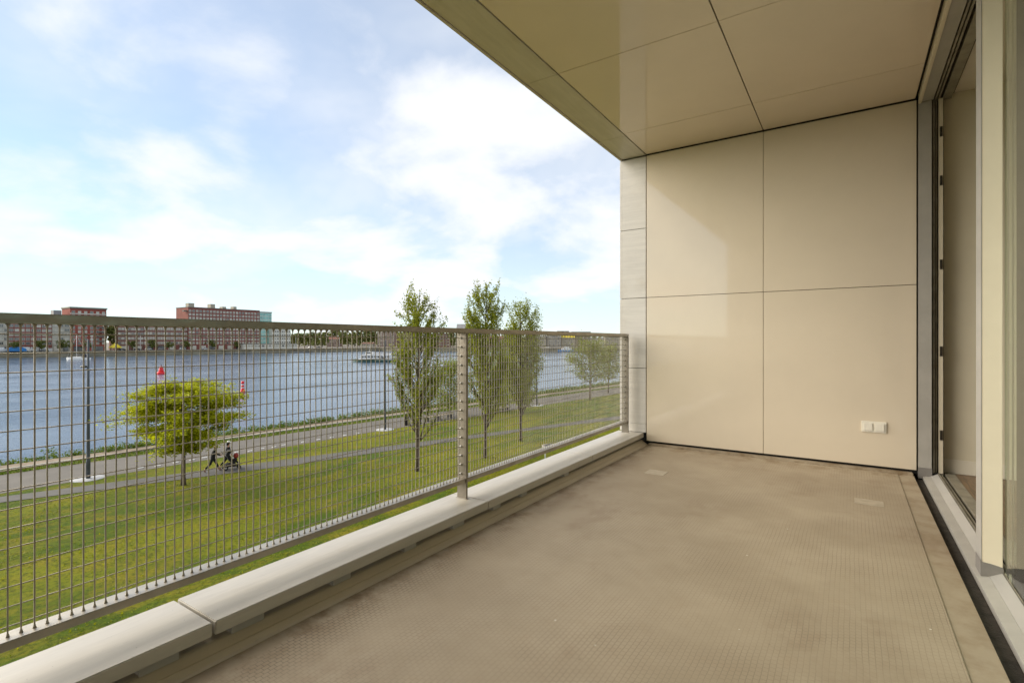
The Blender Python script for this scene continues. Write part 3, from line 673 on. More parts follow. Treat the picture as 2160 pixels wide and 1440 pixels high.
p = gpt(1165, 941); r = empty('manhole_cover', p); tag(r, 'round grey manhole cover in the lawn near the stone pier', 'manhole')
MB().lathe([(0.85, -0.05), (0.85, 0.05), (0.70, 0.06)], 24).build('rim', M['kerbstone'], r)
MB().lathe([(0.66, 0.0), (0.66, 0.075), (0.6, 0.08)], 24).build('lid', M['iron'], r)
p = gpt(1150, 971); r = empty('marker_post', p); tag(r, 'thin white post in the lawn below the far railing panel', 'post')
MB().lathe([(0.045, -0.1), (0.045, 0.75), (0.03, 0.79)], 8).build('post', M['white_block'], r)

# ---- person pushing a stroller
def skin(name, joints, edges, mat, parent, sub=2):
    me = bpy.data.meshes.new(name); me.from_pydata([j[0] for j in joints], edges, []); me.materials.append(mat)
    o = link(name, me, parent); md = o.modifiers.new('skin', 'SKIN'); md.use_smooth_shade = True
    for i, j in enumerate(joints):
        r = j[1]; me.skin_vertices[0].data[i].radius = (r, r) if not isinstance(r, tuple) else r
        me.skin_vertices[0].data[i].use_root = (i == 0)
    if sub: s = o.modifiers.new('sub', 'SUBSURF'); s.levels = s.render_levels = sub
    return o
heading = math.atan2(13.6, 4.7)      # along the footpath
def person(loc, label, pushing, hair, top_col, cap=None):
    pe = empty('person', (loc.x, loc.y, GZ+0.02), heading); tag(pe, label, 'person', None)
    J = [((0,0,.93),.085), ((.03,0,1.08),.07), ((.09,0,1.25),.095), ((.13,0,1.38),.075), ((.155,0,1.44),.045), ((.18,0,1.50),.06), ((.20,0,1.57),.082), ((.205,0,1.64),.07)]
    if not pushing: J = [((q[0][0]*0.35, q[0][1], q[0][2]+0.02), q[1]) for q in J]
    E_ = [(i, i+1) for i in range(7)]; hx = J[6][0][0]-.20; hz = J[6][0][2]-1.57
    def limb(par, pts):
        for q in pts:
            J.append(q); E_.append((par, len(J)-1)); par = len(J)-1
        return par
    jk = [((0,0,.80),.15), ((0,0,.90),.155), ((J[1][0][0],0,1.05),.15), ((J[2][0][0],0,1.24),.155), ((J[3][0][0],0,1.375),.11), ((J[4][0][0],0,1.43),.06)]; je = [(0,1),(1,2),(2,3),(3,4),(4,5)]
    for s in (1, -1):
        if pushing: A = [(.14, s*.16, 1.36), (.17, s*.22, 1.14), (.36, s*.20, 1.03), (.44, s*.19, 1.02), (.49, s*.185, 1.02)]
        else:
            k = s*0.5; A = [(.05, s*.17, 1.37), (.02+.10*k, s*.24, 1.12), (.08+.22*k, s*.24, .90), (.10+.28*k, s*.235, .84), (.11+.30*k, s*.23, .79)]
        a = limb(3, [(A[0], .05), (A[1], .042), (A[2], .033), (A[3], .024), (A[4], (.018, .03))])
        d = (Vector(A[4])-Vector(A[3])).normalized(); h0 = Vector(A[4])
        side = Vector((0, 1, 0)) if pushing else Vector((1, 0, 0)); curl = Vector((0, 0, -1)) if pushing else Vector((0, -s, 0))
        for off, dl in ((-.028, .050), (-.010, .060), (.010, .057), (.028, .045)):
            p0 = h0 + d*.025 + side*off; p1 = p0 + d*dl*.55; p2 = p1 + d*.004 + curl*.026
            limb(a, [(tuple(p0), .009), (tuple(p1), .008), (tuple(p2), .007)])
        t0 = h0 - side*s*.035 + curl*.01; limb(a, [(tuple(t0), .010), (tuple(t0 + d*.025 - side*s*.008 + curl*.012), .008)])
        o0 = len(jk); jk += [(A[0], .065), (A[1], .056), (A[2], .044), (tuple(Vector(A[3])*.8+Vector(A[2])*.2), .036)]; je += [(4, o0), (o0, o0+1), (o0+1, o0+2), (o0+2, o0+3)]
    limb(0, [((.03, .10, .88), .095), ((.20, .10, .50), .062), ((.34, .10, .11), .042), ((.37, .10, .055), .04), ((.50, .10, .04), .03)])
    limb(0, [((-.03, -.10, .88), .095), ((-.16, -.10, .50), .062), ((-.46, -.10, .20), .042), ((-.50, -.10, .14), .04), ((-.40, -.10, .04), .03)])
    skin('body', J, E_, M['skin'], pe)
    fm = MB().lathe([(.016, 0), (.004, .03)], 6, (.283+hx, 0, 1.565+hz))
    for s in (1, -1): fm.lathe([(.002, -.012), (.014, 0), (.002, .012)], 6, (.265+hx, s*.032, 1.592+hz)); fm.lathe([(.004, -.03), (.016, 0), (.004, .03)], 6, (.20+hx, s*.088, 1.58+hz))
    fm.box(.262+hx, .276+hx, -.022, .022, 1.528+hz, 1.534+hz).build('face', M['skin'], pe)
    skin('jacket', jk, je, M[top_col], pe)
    tr = [((0,0,.94),.14), ((.02,0,1.06),.13), ((.04,0,1.14),.12)]; te = [(0,1),(1,2)]
    for pts in ([((.03,.10,.85),.105), ((.20,.10,.50),.078), ((.335,.10,.14),.06)], [((-.03,-.10,.85),.105), ((-.16,-.10,.50),.078), ((-.445,-.10,.22),.06)]):
        par = 0
        for q in pts: tr.append(q); te.append((par, len(tr)-1)); par = len(tr)-1
    skin('trousers', tr, te, M['cloth_black'], pe)
    skin('hair', [((.165+hx,0,1.63+hz),.085), ((.14+hx,0,1.58+hz),.08), ((.115+hx,0,1.50+hz),.06), ((.10+hx,0,1.42+hz),.04), ((.215+hx,0,1.675+hz),.055)], [(0,1),(1,2),(2,3),(0,4)], M[hair], pe)
    if cap: MB().lathe([(.098, 1.655+hz), (.10, 1.68+hz), (.085, 1.74+hz), (.03, 1.775+hz)], 14, (.19+hx, 0, 0)).bbox(.24+hx, .36+hx, -.07, .07, 1.665+hz, 1.68+hz, .004).build('cap', M[cap], pe)
    skin('shoe', [((.36,.10,.06),.052), ((.43,.10,.045),.045), ((.53,.10,.035),.034)], [(0,1),(1,2)], M['shoe'], pe, 1)
    skin('shoe', [((-.50,-.10,.13),.052), ((-.45,-.10,.085),.045), ((-.40,-.10,.03),.034)], [(0,1),(1,2)], M['shoe'], pe, 1)
    return pe
pb = gpt(449, 994.5)
person(pb, 'person in dark clothes with sandy hair pushing a stroller', True, 'hair', 'cloth_dark')
person(gpt(480, 986.5), 'person in black with white cap walking beside the stroller', False, 'cloth_black', 'cloth_black', 'white')
hd = Vector((math.cos(heading), math.sin(heading), 0))
sp = Vector((pb.x, pb.y, GZ+0.02)) + hd*1.02
st = empty('stroller', sp, heading); st.scale = (1.18, 1.15, 1.18); tag(st, 'black stroller with a red bag, pushed along the footpath', 'stroller')
for sx, sy, r_ in ((-.28,.24,.13), (-.28,-.24,.13), (.40,.18,.095), (.40,-.18,.095)):
    wv = MB().tube([(sx, sy-.022, r_), (sx, sy+.022, r_)], r_, 18).build('wheel', M['rubber'], st)
    MB().tube([(sx, sy-.028, r_), (sx, sy+.028, r_)], r_*.45, 12).build('rim', M['alu_light'], wv)
fr = MB()
for s in (1, -1):
    fr.tube([(-.46, s*.22, 1.03), (-.30, s*.23, .75), (.05, s*.22, .42), (.40, s*.17, .12)], .014, 6); fr.tube([(-.28, s*.22, .14), (-.05, s*.22, .45), (.05, s*.22, .62)], .013, 6)
fr.tube([(-.28, -.24, .13), (-.28, .24, .13)], .012, 6).tube([(.40, -.18, .10), (.40, .18, .10)], .012, 6).build('frame', M['iron'], st)
MB().tube([(-.46, -.23, 1.03), (-.46, .23, 1.03)], .018, 8).build('handle', M['rubber'], st)
MB().prism([(-.24, .84), (-.16, .88), (.02, .52), (.30, .46), (.42, .30), (.46, .30), (.46, .25), (.36, .25), (.24, .38), (.0, .41), (-.12, .50)], 1, -.20, .20).build('seat', M['cloth_black'], st)
hp = [(-.26 + .36*(1-math.cos(t))*0.62, 0, .78 + .30*math.sin(t)) for t in np.linspace(0.1, 2.2, 7)]
hv = MB(); n_ = 7
vs_ = [(x, s*(.21), z) for s in (1, -1) for x, _, z in hp] + [(x*.97, s*.20, z-.025) for s in (1, -1) for x, _, z in hp]
fs_ = [(i, i+1, n_+i+1, n_+i) for i in range(n_-1)] + [(2*n_+i, 3*n_+i, 3*n_+i+1, 2*n_+i+1) for i in range(n_-1)] + [list(range(n_)), list(range(n_, 2*n_))]
hv.add(vs_, fs_).build('hood', M['cloth_black'], st)
MB().bbox(-.26, .24, -.19, .19, .15, .34, .03).build('basket', M['cloth_black'], st)
MB().bbox(.06, .32, -.18, .18, .46, .58, .04).build('blanket', M['cloth_black'], st)
MB().bbox(.02, .16, -.14, .10, .58, .66, .03).build('pale_bundle', M['white'], st)
MB().lathe([(.02, -.15), (.11, -.11), (.14, 0), (.10, .11), (.02, .15)], 12, (.26, -.02, .72)).build('red_bag', M['red_cloth'], st)
# longer tufts give the lawn its grain
rng = np.random.default_rng(31); n_ = 70000
yy_ = rng.uniform(-2, 75, n_); ed_ = np.array([interp(PATHN, y) for y in yy_]); xx_ = ed_ + 0.15 + (-3.5-ed_)*rng.uniform(0, 1, n_)
cl = np.array([math.sin(x*.9+1.3*math.sin(y*.7)) + math.sin(y*1.1+1.7*math.sin(x*.6)) for x, y in zip(xx_, yy_)]); k_ = cl + rng.normal(0, .8, n_) > 0.2
P = np.stack([xx_[k_], yy_[k_], np.full(k_.sum(), GZ+0.03)], 1)
o = link('lawn_tufts', leaf_mesh('lawn_tufts', P, rng.normal(0, .7, (len(P), 3)) + np.array([0, 0, .9]), 0.085, M['leaf_grass'])); tag(o, 'longer tufts of grass all over the mown lawn', 'grass', None, 'stuff')
# ================================================================== ON THE WATER
def wpt(u, v): return on(u, v, 2, WZ)
p = wpt(340, 789); r = empty('channel_buoy', p); tag(r, 'squat red buoy with broad float, farther out on the river', 'buoy', 'red channel buoys')
MB().lathe([(0.9, -0.5), (1.18, -0.2), (1.2, 0.55), (1.05, 0.7), (0.4, 0.72)], 20).build('float', M['red'], r)
MB().lathe([(0.72, 0.72), (0.66, 1.1), (0.50, 1.9), (0.42, 2.35), (0.10, 2.4)], 16).build('tower', M['red'], r)
MB().lathe([(0.10, 2.4), (0.12, 2.55), (0.11, 2.8), (0.03, 2.9)], 10).build('light', M['iron'], r)
p = wpt(512, 828.5); r = empty('channel_buoy', p); tag(r, 'slim red and white banded buoy, nearer on the river', 'buoy', 'red channel buoys')
MB().lathe([(0.40, -0.4), (0.44, 0.0), (0.43, 0.35), (0.30, 0.75), (0.27, 0.95)], 16).build('float', M['red'], r)
for z0, z1, c in ((0.951, 1.12, 'white'), (1.121, 1.50, 'red'), (1.501, 1.70, 'white'), (1.701, 2.25, 'red')):
    MB().lathe([(0.27, z0), (0.27, z1)], 16).build('band', M[c], r)
def hull(L, B, H, sheer=0.2, n=10, bow=0.45):
    """boat hull along +x (bow), waterline at z=0"""
    m = MB(); secs = []
    for i in range(n+1):
        t = i/n; x = (t-0.5)*L; w = B/2*(1 if t < 1-bow else max(0.0, math.cos((t-(1-bow))/bow*math.pi/2))**0.7 + 0.001)*(0.86 + 0.14*min(1, t*4)); zt = H*(1+sheer*t*t)
        secs.append([(x, -w, zt), (x, -w*0.92, 0.1*H), (x, -w*0.5, -0.5*H), (x, w*0.5, -0.5*H), (x, w*0.92, 0.1*H), (x, w, zt)])
    vs = [q for s in secs for q in s]
    fs = [(i*6+j, (i+1)*6+j, (i+1)*6+j+1, i*6+j+1) for i in range(n) for j in range(5)] + [(i*6+5, (i+1)*6+5, (i+1)*6, i*6) for i in range(n)] + [list(range(6))[::-1], [n*6+j for j in range(6)]]
    return m.add(vs, fs)
RZ = math.atan2(RT.y, RT.x)                                  # rightwards across the view
def boat(name, p, rz, label): r = empty(name, p, rz); tag(r, label, 'boat'); return r
p = wpt(164, 759); r = boat('sailboat', p, RZ+math.pi, 'white sailboat with bare mast motoring on the river at left')
hull(12.0, 3.2, 1.2).build('hull', M['white'], r)
MB().prism([(-2.8, 1.25), (-2.5, 1.85), (1.6, 1.75), (2.6, 1.35)], 1, -1.1, 1.1).build('cabin', M['white'], r)
MB().tube([(0.6, 0, 1.2), (0.6, 0, 13.3)], [0.13, 0.09], 8).build('mast', M['white'], r)
MB().tube([(0.6, 0, 13.2), (5.8, 0, 1.45)], 0.05, 5).tube([(0.6, 0, 13.2), (-5.8, 0, 1.3)], 0.025, 5).build('rigging', M['win_frame'], r)
MB().tube([(0.5, 0, 2.6), (-3.9, 0, 2.5)], [0.30, 0.22], 8).build('sail_cover', M['navy'], r)
MB().prism([(-5.2, 1.3), (-5.0, 3.0), (-3.6, 3.1), (-3.2, 1.3)], 1, -1.0, 1.0).build('spray_hood', M['navy'], r)
p = wpt(789, 763); r = boat('ferry', p, RZ+math.pi, 'white ferry with green hull crossing the river left of the columnar trees')
hull(20.5, 5.4, 1.1, 0.25, 12, 0.3).build('hull', M['hull_green'], r)
MB().bbox(-9.0, 7.0, -2.4, 2.4, 1.1, 1.5, 0.05).build('deck', M['white'], r)
c = MB().bbox(-8.5, 6.2, -2.2, 2.2, 1.51, 3.3, 0.08).build('cabin', M['white'], r)
wq = MB().bbox(-0.55, 0.55, -0.04, 0.04, -0.42, 0.42, 0.02).mesh('window', M['win_dark'])
for i in range(9):
    for s in (-1, 1): o = link('window', wq, c); o.location = (-7.4+i*1.55, s*2.22, 2.5)
MB().bbox(-9.0, 4.6, -2.35, 2.35, 3.31, 3.5, 0.04).build('roof', M['white'], r)
wh = MB().bbox(0.6, 3.9, -1.5, 1.5, 3.51, 4.9, 0.1).build('wheelhouse', M['white'], r)
MB().box(3.86, 3.95, -1.2, 1.2, 4.1, 4.7).box(0.9, 3.6, -1.55, -1.48, 4.1, 4.7).box(0.9, 3.6, 1.48, 1.55, 4.1, 4.7).build('window_band', M['win_dark'], wh)
rl = MB()
for x in np.linspace(-8.8, 0.2, 8): rl.tube([(x, -2.2, 3.5), (x, -2.2, 4.4)], 0.03, 5).tube([(x, 2.2, 3.5), (x, 2.2, 4.4)], 0.03, 5)
rl.tube([(-8.8, -2.2, 4.4), (0.2, -2.2, 4.4)], 0.03, 5).tube([(-8.8, 2.2, 4.4), (0.2, 2.2, 4.4)], 0.03, 5).build('guard_rail', M['white'], r)
MB().tube([(2.2, 0, 4.9), (2.2, 0, 7.4)], [0.08, 0.05], 6).build('mast', M['white'], r)
p = wpt(838, 757); r = boat('tour_boat', p, RZ+math.pi, 'low white tour boat partly behind the first columnar tree')
hull(19, 4.5, 1.1, 0.2).build('hull', M['white'], r)
c = MB().bbox(-8, 6, -1.9, 1.9, 1.1, 2.9, 0.15).build('cabin', M['white'], r)
MB().box(-7.5, 5.4, -1.94, -1.86, 1.7, 2.5).box(-7.5, 5.4, 1.86, 1.94, 1.7, 2.5).build('window_band', M['win_dark'], c)
p = wpt(1165, 740.0); r = boat('barge', p, RZ, 'orange barge moored on the far bank at right')
hull(17, 5, 1.9, 0.1).build('hull', M['orange'], r)
MB().bbox(-7, -3, -1.8, 1.8, 1.9, 4.2, 0.1).build('wheelhouse', M['white'], r); MB().bbox(-2.4, 6, -2, 2, 1.9, 3.2, 0.1).build('hold_cover', M['orange'], r)
p = wpt(1192, 741.6); r = boat('motor_yacht', p, RZ+math.pi, 'white and blue motor yacht beside the orange barge')
hull(16, 4.6, 1.5, 0.3).build('hull', M['blue'], r)
MB().bbox(-6, 3.4, -1.8, 1.8, 1.5, 3.4, 0.2).build('cabin', M['white'], r); MB().bbox(-4, 1, -1.4, 1.4, 3.41, 4.8, 0.2).build('flybridge', M['white'], r)
# moored white boats and dinghies along the far quay
for i, (u, L) in enumerate(((8, 9), (62, 10), (84, 9), (100, 8), (325, 9), (352, 10), (392, 9), (640, 8))):
    d = ray(u, 745); xq = -405.5 if u > 200 else -419
    p = CAM + d*((xq-CAM.x)/d.x); p.z = QZ+0.5 if u < 200 else WZ
    if u < 200: p.x -= 6; 
    names = ['at the far left edge', 'under the red brick block, left of the pair', 'under the red brick block, right of the pair', 'just left of the beige block', 'below the long brick block, leftmost', 'below the long brick block, middle', 'at the foot of the tall brick building', 'beside the jetty of the white pavilion']
    r = boat('moored_boat', p, math.pi/2, 'small white boat on the far quay ' + names[i]); r['group'] = 'small white boats along the far quay'
    hull(L, 2.8, 1.3).build('hull', M['white'], r)
    MB().bbox(-L*.3, L*.15, -1.0, 1.0, 1.3, 2.3, 0.15).build('cabin', M['white'], r)
    if u < 200: MB().box(-L*.3, -L*.25, -1.2, 1.2, -0.5, 0.0).box(L*.2, L*.25, -1.2, 1.2, -0.5, 0.0).build('cradle', M['iron'], r)

# ================================================================== FAR BUILDINGS
XF = -430.0
def fy(u, X=XF):
    d = ray(u, 720); return d.y*(X-CAM.x)/d.x
def fz(u, v, X=XF):
    d = ray(u, v); return CAM.z + d.z*(X-CAM.x)/d.x
_wm = {}
def window_mesh(w, h, pane, key):
    k = (round(w, 2), round(h, 2), key)
    if k not in _wm:
        t = 0.11
        m = MB().box(0.03, 0.05, -w/2+t, w/2-t, t, h-t, 1)
        for a in ((-w/2, -w/2+t, 0, h), (w/2-t, w/2, 0, h), (-w/2+t, w/2-t, 0, t), (-w/2+t, w/2-t, h-t, h), (-0.04, 0.04, t, h-t)): m.box(0.0, 0.10, a[0], a[1], a[2], a[3], 0)
        _wm[k] = m.mesh('window', [M['win_frame'], pane])
    return _wm[k]
def building(name, label, u0, u1, vtop, X, wall, cols, rows, w, h, depth=16, ground=True, light=0.6, z0=None, cat='building', bands=False, topgap=1.0, seed=1):
    rnd = random.Random(seed)
    y0, y1 = fy(u0, X), fy(u1, X); zt = fz((u0+u1)/2, vtop, X)
    r = empty(name, (X, y0, QZ)); tag(r, label, cat)
    H = zt-QZ; W = y1-y0
    MB().box(-depth, 0, 0, W, -0.3, H).build('wall', wall, r)
    MB().box(-depth-0.3, 0.25, -0.25, W+0.25, H+0.001, H+0.5).build('roof_edge', M['roof_dark'], r)
    zb = 3.8 if ground else 1.2
    fh = (H-topgap-zb)/rows; pc = W/cols
    for i in range(cols):
        for j in range(rows):
            lightw = rnd.random() < light
            o = link('window', window_mesh(min(w, pc*0.84), min(h, fh*0.78), M['win_beige'] if lightw else M['win_dark'], lightw), r)
            o.location = (0.003, (i+0.5)*pc, zb + j*fh + fh*0.14)
    if bands:
        for j in range(rows+1): MB().box(0.0, 0.16, 0.1, W-0.1, zb+j*fh-0.14, zb+j*fh+0.10).build('band', M['render_beige'], r)
    if ground:
        n = max(2, int(W/7))
        for i in range(n):
            MB().box(0.003, 0.10, (i+0.18)*W/n, (i+0.82)*W/n, 0.1, 3.0).build('shopfront', M['win_dark'] if rnd.random() < 0.6 else M['win_frame'], r)
    return r, W, H
building('apartment_block', 'beige grey far block cut by the left picture edge', -30, 17, 669, XF, M['render_beige'], 5, 6, 3.0, 1.9, light=0.4, seed=2)
building('brick_block', 'red brown brick block with paired windows, far left bank', 17.4, 109.6, 670, XF, M['brick_a'], 8, 6, 2.0, 1.75, light=0.45, seed=3)
r, W, H = building('beige_block', 'narrow beige block between two red brick blocks', 110, 147.6, 669, XF, M['render_beige'], 3, 6, 3.0, 1.9, light=0.5, seed=4)
MB().box(-9, -3, 1.5, 5.5, H+0.5, H+4.6).build('roof_hut', M['far_grey'], r)
r, W, H = building('tall_brick_block', 'bright red brick block whose top shows above the railing', 148, 224.5, 652, XF, M['brick_b'], 6, 9, 1.7, 1.8, light=0.55, seed=5)
MB().box(0.0, 0.3, -0.05, W+0.05, H-3.6, H-3.0).build('cornice', M['win_frame'], r); MB().box(-16.2, 0.6, -0.5, W+0.5, H+0.51, H+1.2).build('roof_slab', M['render_beige'], r)
for k in range(4): MB().box(0.35, 1.7, W-5, W-0.6, 6+k*3.2, 6.9+k*3.2).build('balcony', M['roof_dark'], r)
building('brick_house', 'lower brick building with glazed upper floor beside the tree gap', 248.5, 303, 675, XF, M['brick_c'], 8, 5, 1.6, 1.7, light=0.7, seed=6)
building('long_brick_block', 'long brick block with pale ribbon windows', 303.5, 396.6, 675, XF, M['brick_a'], 17, 5, 1.9, 1.9, light=0.85, bands=True, seed=7)
r, W, H = building('brick_slab_building', 'tallest red brick slab building with grid of pale windows', 397, 547.6, 652, XF+1.5, M['brick_a'], 22, 10, 1.75, 1.75, depth=20, light=0.85, seed=8)
for y, w_, hh in ((2, 4.2, 3.2), (18.5, 3.6, 3.4), (28, 3, 1.8), (37, 2.6, 2.4)): MB().box(-9, -4, y, y+w_, H+0.5, H+0.5+hh).build('roof_hut', M['render_beige'], r)
MB().box(-4, -1, -2.6, -0.26, H-3.2, H-2.2).build('balcony', M['roof_dark'], r)
# green glass end of the slab building
y0, y1 = fy(548, XF+1.5), fy(573, XF+1.5); zt = fz(560, 659, XF+1.5)
r = empty('glass_building', (XF+1.5, y0, QZ)); tag(r, 'pale green glass end block attached to the brick slab building', 'building')
W, H = y1-y0, zt-QZ; MB().box(-18, 0, 0.02, W, -0.3, H).build('wall', M['render_white'], r); MB().box(-18.2, 0.3, 0.02, W+0.4, H+0.001, H+0.6).build('roof_edge', M['roof_dark'], r)
gm = MB().box(0.003, 0.08, -W/8+0.12, W/8-0.12, 0.15, 2.75).mesh('glass_panel', M['win_green'])
for i in range(4):
    for j in range(10):
        o = link('glass_panel', gm, r); o.location = (0, (i+0.5)*W/4, 1.0+j*(H-1.2)/10)
MB().box(0.1, 1.2, 0.3, W+1.6, H-8.6, H-8.0).build('balcony', M['win_frame'], r)
building('white_office', 'white office block with dark square windows right of the glass block', 573.6, 613, 692, XF+6, M['render_white'], 8, 5, 1.5, 1.5, light=0.1, ground=False, seed=9)
r, W, H = building('waterside_pavilion', 'long low white pavilion with pale windows on the far quay', 514, 627, 725.5, -416, M['render_white'], 16, 1, 2.3, 2.6, depth=8, light=0.8, ground=False, topgap=0.4, seed=10)
MB().box(0.5, 3.6, 6, W-2, -0.4, -0.05).build('deck', M['roof_dark'], r)
# jetty in front of the pavilion
d0, d1 = fy(470, -404), fy(655, -404)
r = empty('jetty', (-403, d0, WZ)); tag(r, 'dark low jetty along the quay below the white pavilion', 'jetty')
MB().box(-1.5, 1.5, 0, d1-d0, 0.7, 1.1).build('deck', M['far_grey'], r)
for k in range(12): MB().tube([(1.2, 1+k*(d1-d0-2)/11, -1.5), (1.2, 1+k*(d1-d0-2)/11, 1.9)], 0.16, 6).build('pile', M['iron'], r)
# right-hand far bank
def plot(u, depth): p = CAM + ray(u, 720)*depth; return p
def far_house(name, label, u0, u1, vtop, depth, wall, cols, rows, roof=None, light=0.4, seed=1, vbase=None):
    rnd = random.Random(seed)
    a, b = plot(u0, depth), plot(u1, depth); W = (b-a).length; z1 = CAM.z + (CY-vtop)/FPX*depth
    r = empty(name, (a.x, a.y, QZ), RZ); tag(r, label, 'house' if W < 40 else 'building')
    H = z1-QZ; rh = H*0.28 if roof else 0.0; He = H-rh
    MB().box(0, W, 0, 14, -0.3, He).build('wall', wall, r)
    if roof: MB().prism([(-0.5, He+0.001), (14.5, He+0.001), (7, H)], 0, -0.3, W+0.3).build('roof', roof, r)
    else: MB().box(-0.2, W+0.2, -0.25, 14.2, He+0.001, He+0.5).build('roof_edge', M['roof_dark'], r)
    pc, fh = W/cols, (He-1.5)/rows
    for i in range(cols):
        for j in range(rows):
            l = rnd.random() < light; o = link('window', window_mesh(min(1.9, pc*0.66), min(1.7, fh*0.6), M['win_beige'] if l else M['win_dark'], l), r)
            o.location = ((i+0.5)*pc, -0.003, 1.3+j*fh+fh*0.15); o.rotation_euler = (0, 0, -math.pi/2)
    return r
far_house('brick_house', 'pinkish far brick house among trees left of the ferry', 690, 714, 709, 610, M['brick_far'], 5, 4, M['roof_red'], seed=11)
far_house('brick_house', 'low yellowish far shed with red roof above the ferry', 762, 786, 722, 590, M['render_beige'], 5, 1, M['roof_red'], seed=12)
far_house('tower_block', 'pale pink far tower block left of the first columnar tree', 796, 832, 698, 600, M['brick_far'], 7, 7, None, 0.5, 13)
far_house('tower_block', 'second pale pink far block behind the first columnar tree', 834, 874, 702, 620, M['brick_far'], 8, 6, None, 0.5, 14)
far_house('warehouse', 'brown brick far warehouse right of the first columnar tree', 896, 948, 704, 560, M['brick_c'], 10, 4, None, 0.3, 15)
far_house('gabled_tower', 'tall grey far building with shallow gable above the railing near the post', 963, 993, 683, 640, M['render_beige'], 5, 7, M['far_grey'], 0.3, 16)
far_house('warehouse', 'red far warehouse behind the second columnar tree', 1000, 1070, 708, 600, M['brick_c'], 12, 3, M['roof_red'], 0.3, 17)
far_house('waterfront_house', 'pale far waterfront block right of the third columnar tree', 1124, 1152, 709, 570, M['render_beige'], 6, 5, None, 0.3, 18)
far_house('waterfront_house', 'grey far waterfront block behind the orange barge', 1153, 1184, 706, 575, M['far_grey'], 7, 5, None, 0.5, 19)
far_house('waterfront_house', 'yellow topped far block behind the white and blue yacht', 1185, 1212, 704, 580, M['render_beige'], 6, 5, M['yellow'], 0.4, 20)
far_house('waterfront_house', 'brown far block behind the roadside tree, left half', 1213, 1240, 710, 590, M['brick_far'], 6, 4, None, 0.4, 21)
far_house('waterfront_house', 'pale far block behind the roadside tree, right half', 1241, 1275, 713, 600, M['render_white'], 7, 4, None, 0.2, 22)
far_house('waterfront_house', 'cream far block next to the stone pier', 1276, 1330, 711, 620, M['render_beige'], 9, 4, None, 0.2, 23)
far_house('distant_tower', 'grey distant block just over the railing right of the tall trees', 1176, 1200, 698.5, 900, M['far_grey'], 5, 6, None, 0.3, 24)
far_house('distant_tower', 'wide hazy distant block over the railing left of the stone pier', 1206, 1246, 700, 950, M['far_grey'], 8, 6, None, 0.3, 25)

# small quay trees and far woodland trees (a few leaf meshes shared)
def far_tree_mesh(seed, w, h):
    rg = np.random.default_rng(seed); P = []; N = []
    for q in range(26):
        c = np.array([rg.normal(0, w*.24), rg.normal(0, w*.24), h*rg.uniform(.34, .86)]); s = w*rg.uniform(.12, .24); k = 24
        d = rg.normal(size=(k, 3)); d /= np.linalg.norm(d, axis=1, keepdims=True); P.append(c + d*s*rg.uniform(.5, 1, (k, 1))); N.append(d + [0, 0, .4])
    return leaf_mesh('crown', np.vstack(P), np.vstack(N), w*0.13, M['leaf_far'], 0.8)
crowns = [far_tree_mesh(50+i, 1.0, 1.15) for i in range(4)]
trunk = MB().tube([(0, 0, -0.02), (0, 0, 0.3), (0.02, 0, 0.75)], [0.035, 0.025, 0.01], 6).mesh('trunk', M['bark'])
def far_tree(name, p, size, tall, label, group, k):
    r = empty(name, p, k*1.3); r.scale = (size, size, size*tall); tag(r, label, 'tree', group)
    link('crown', crowns[k % 4], r); link('trunk', trunk, r)
ords = ['first', 'second', 'third', 'fourth', 'fifth', 'sixth', 'seventh', 'eighth', 'ninth', 'tenth', 'eleventh', 'twelfth', 'thirteenth', 'fourteenth', 'fifteenth', 'sixteenth', 'seventeenth', 'eighteenth']
for i, u in enumerate((29, 83, 135, 185, 278, 321, 358, 393, 447, 500)):
    d = ray(u, 720); p = CAM + d*((-420-CAM.x)/d.x); p.z = QZ
    far_tree('quay_tree', p, 5.2+(i % 3)*0.5, 1.1, 'small green quay tree before the far brick buildings, %s from the left' % ords[i], 'small trees along the far quay', i)
d = ray(234, 720); p = CAM + d*((-436-CAM.x)/d.x); p.z = QZ
far_tree('gap_tree', p, 11, 1.45, 'big dark green tree in the gap between the brick buildings', None, 1)
d = ray(243, 720); p = CAM + d*((-426-CAM.x)/d.x); p.z = QZ
r = empty('market_tent', p); tag(r, 'yellow peaked tent beside the big tree on the far quay', 'tent')
MB().add([(-3,-3,2.2),(3,-3,2.2),(3,3,2.2),(-3,3,2.2),(0,0,5.4),(-3,-3,1.8),(3,-3,1.8),(3,3,1.8),(-3,3,1.8)], [(0,1,4),(1,2,4),(2,3,4),(3,0,4),(0,5,6,1),(1,6,7,2),(2,7,8,3),(3,8,5,0)]).build('canopy', M['yellow'], r)
for x in (-2.8, 2.8):
    for y in (-2.8, 2.8): MB().tube([(x, y, 0), (x, y, 2.1)], 0.06, 6).build('pole', M['white'], r)
for i, (u, dp, s, tl) in enumerate(((618, 560, 14, 1.0), (632, 590, 13, 1.1), (650, 600, 15, 1.0), (664, 570, 12, 1.35), (680, 560, 13, 1.2), (722, 600, 11, 1.5), (735, 610, 12, 1.4), (748, 600, 11, 1.3), (758, 640, 15, 1.2), (778, 640, 17, 1.35), (790, 650, 16, 1.3), (882, 600, 15, 1.2), (955, 560, 13, 1.2), (1078, 590, 15, 1.2), (1112, 570, 14, 1.1), (704, 640, 16, 1.3))):
    p = plot(u, dp); p.z = QZ
    far_tree('far_tree', p, s, tl, 'far bank tree, %s of the loose row from the white pavilion rightwards' % ords[i], 'trees on the far bank', i)
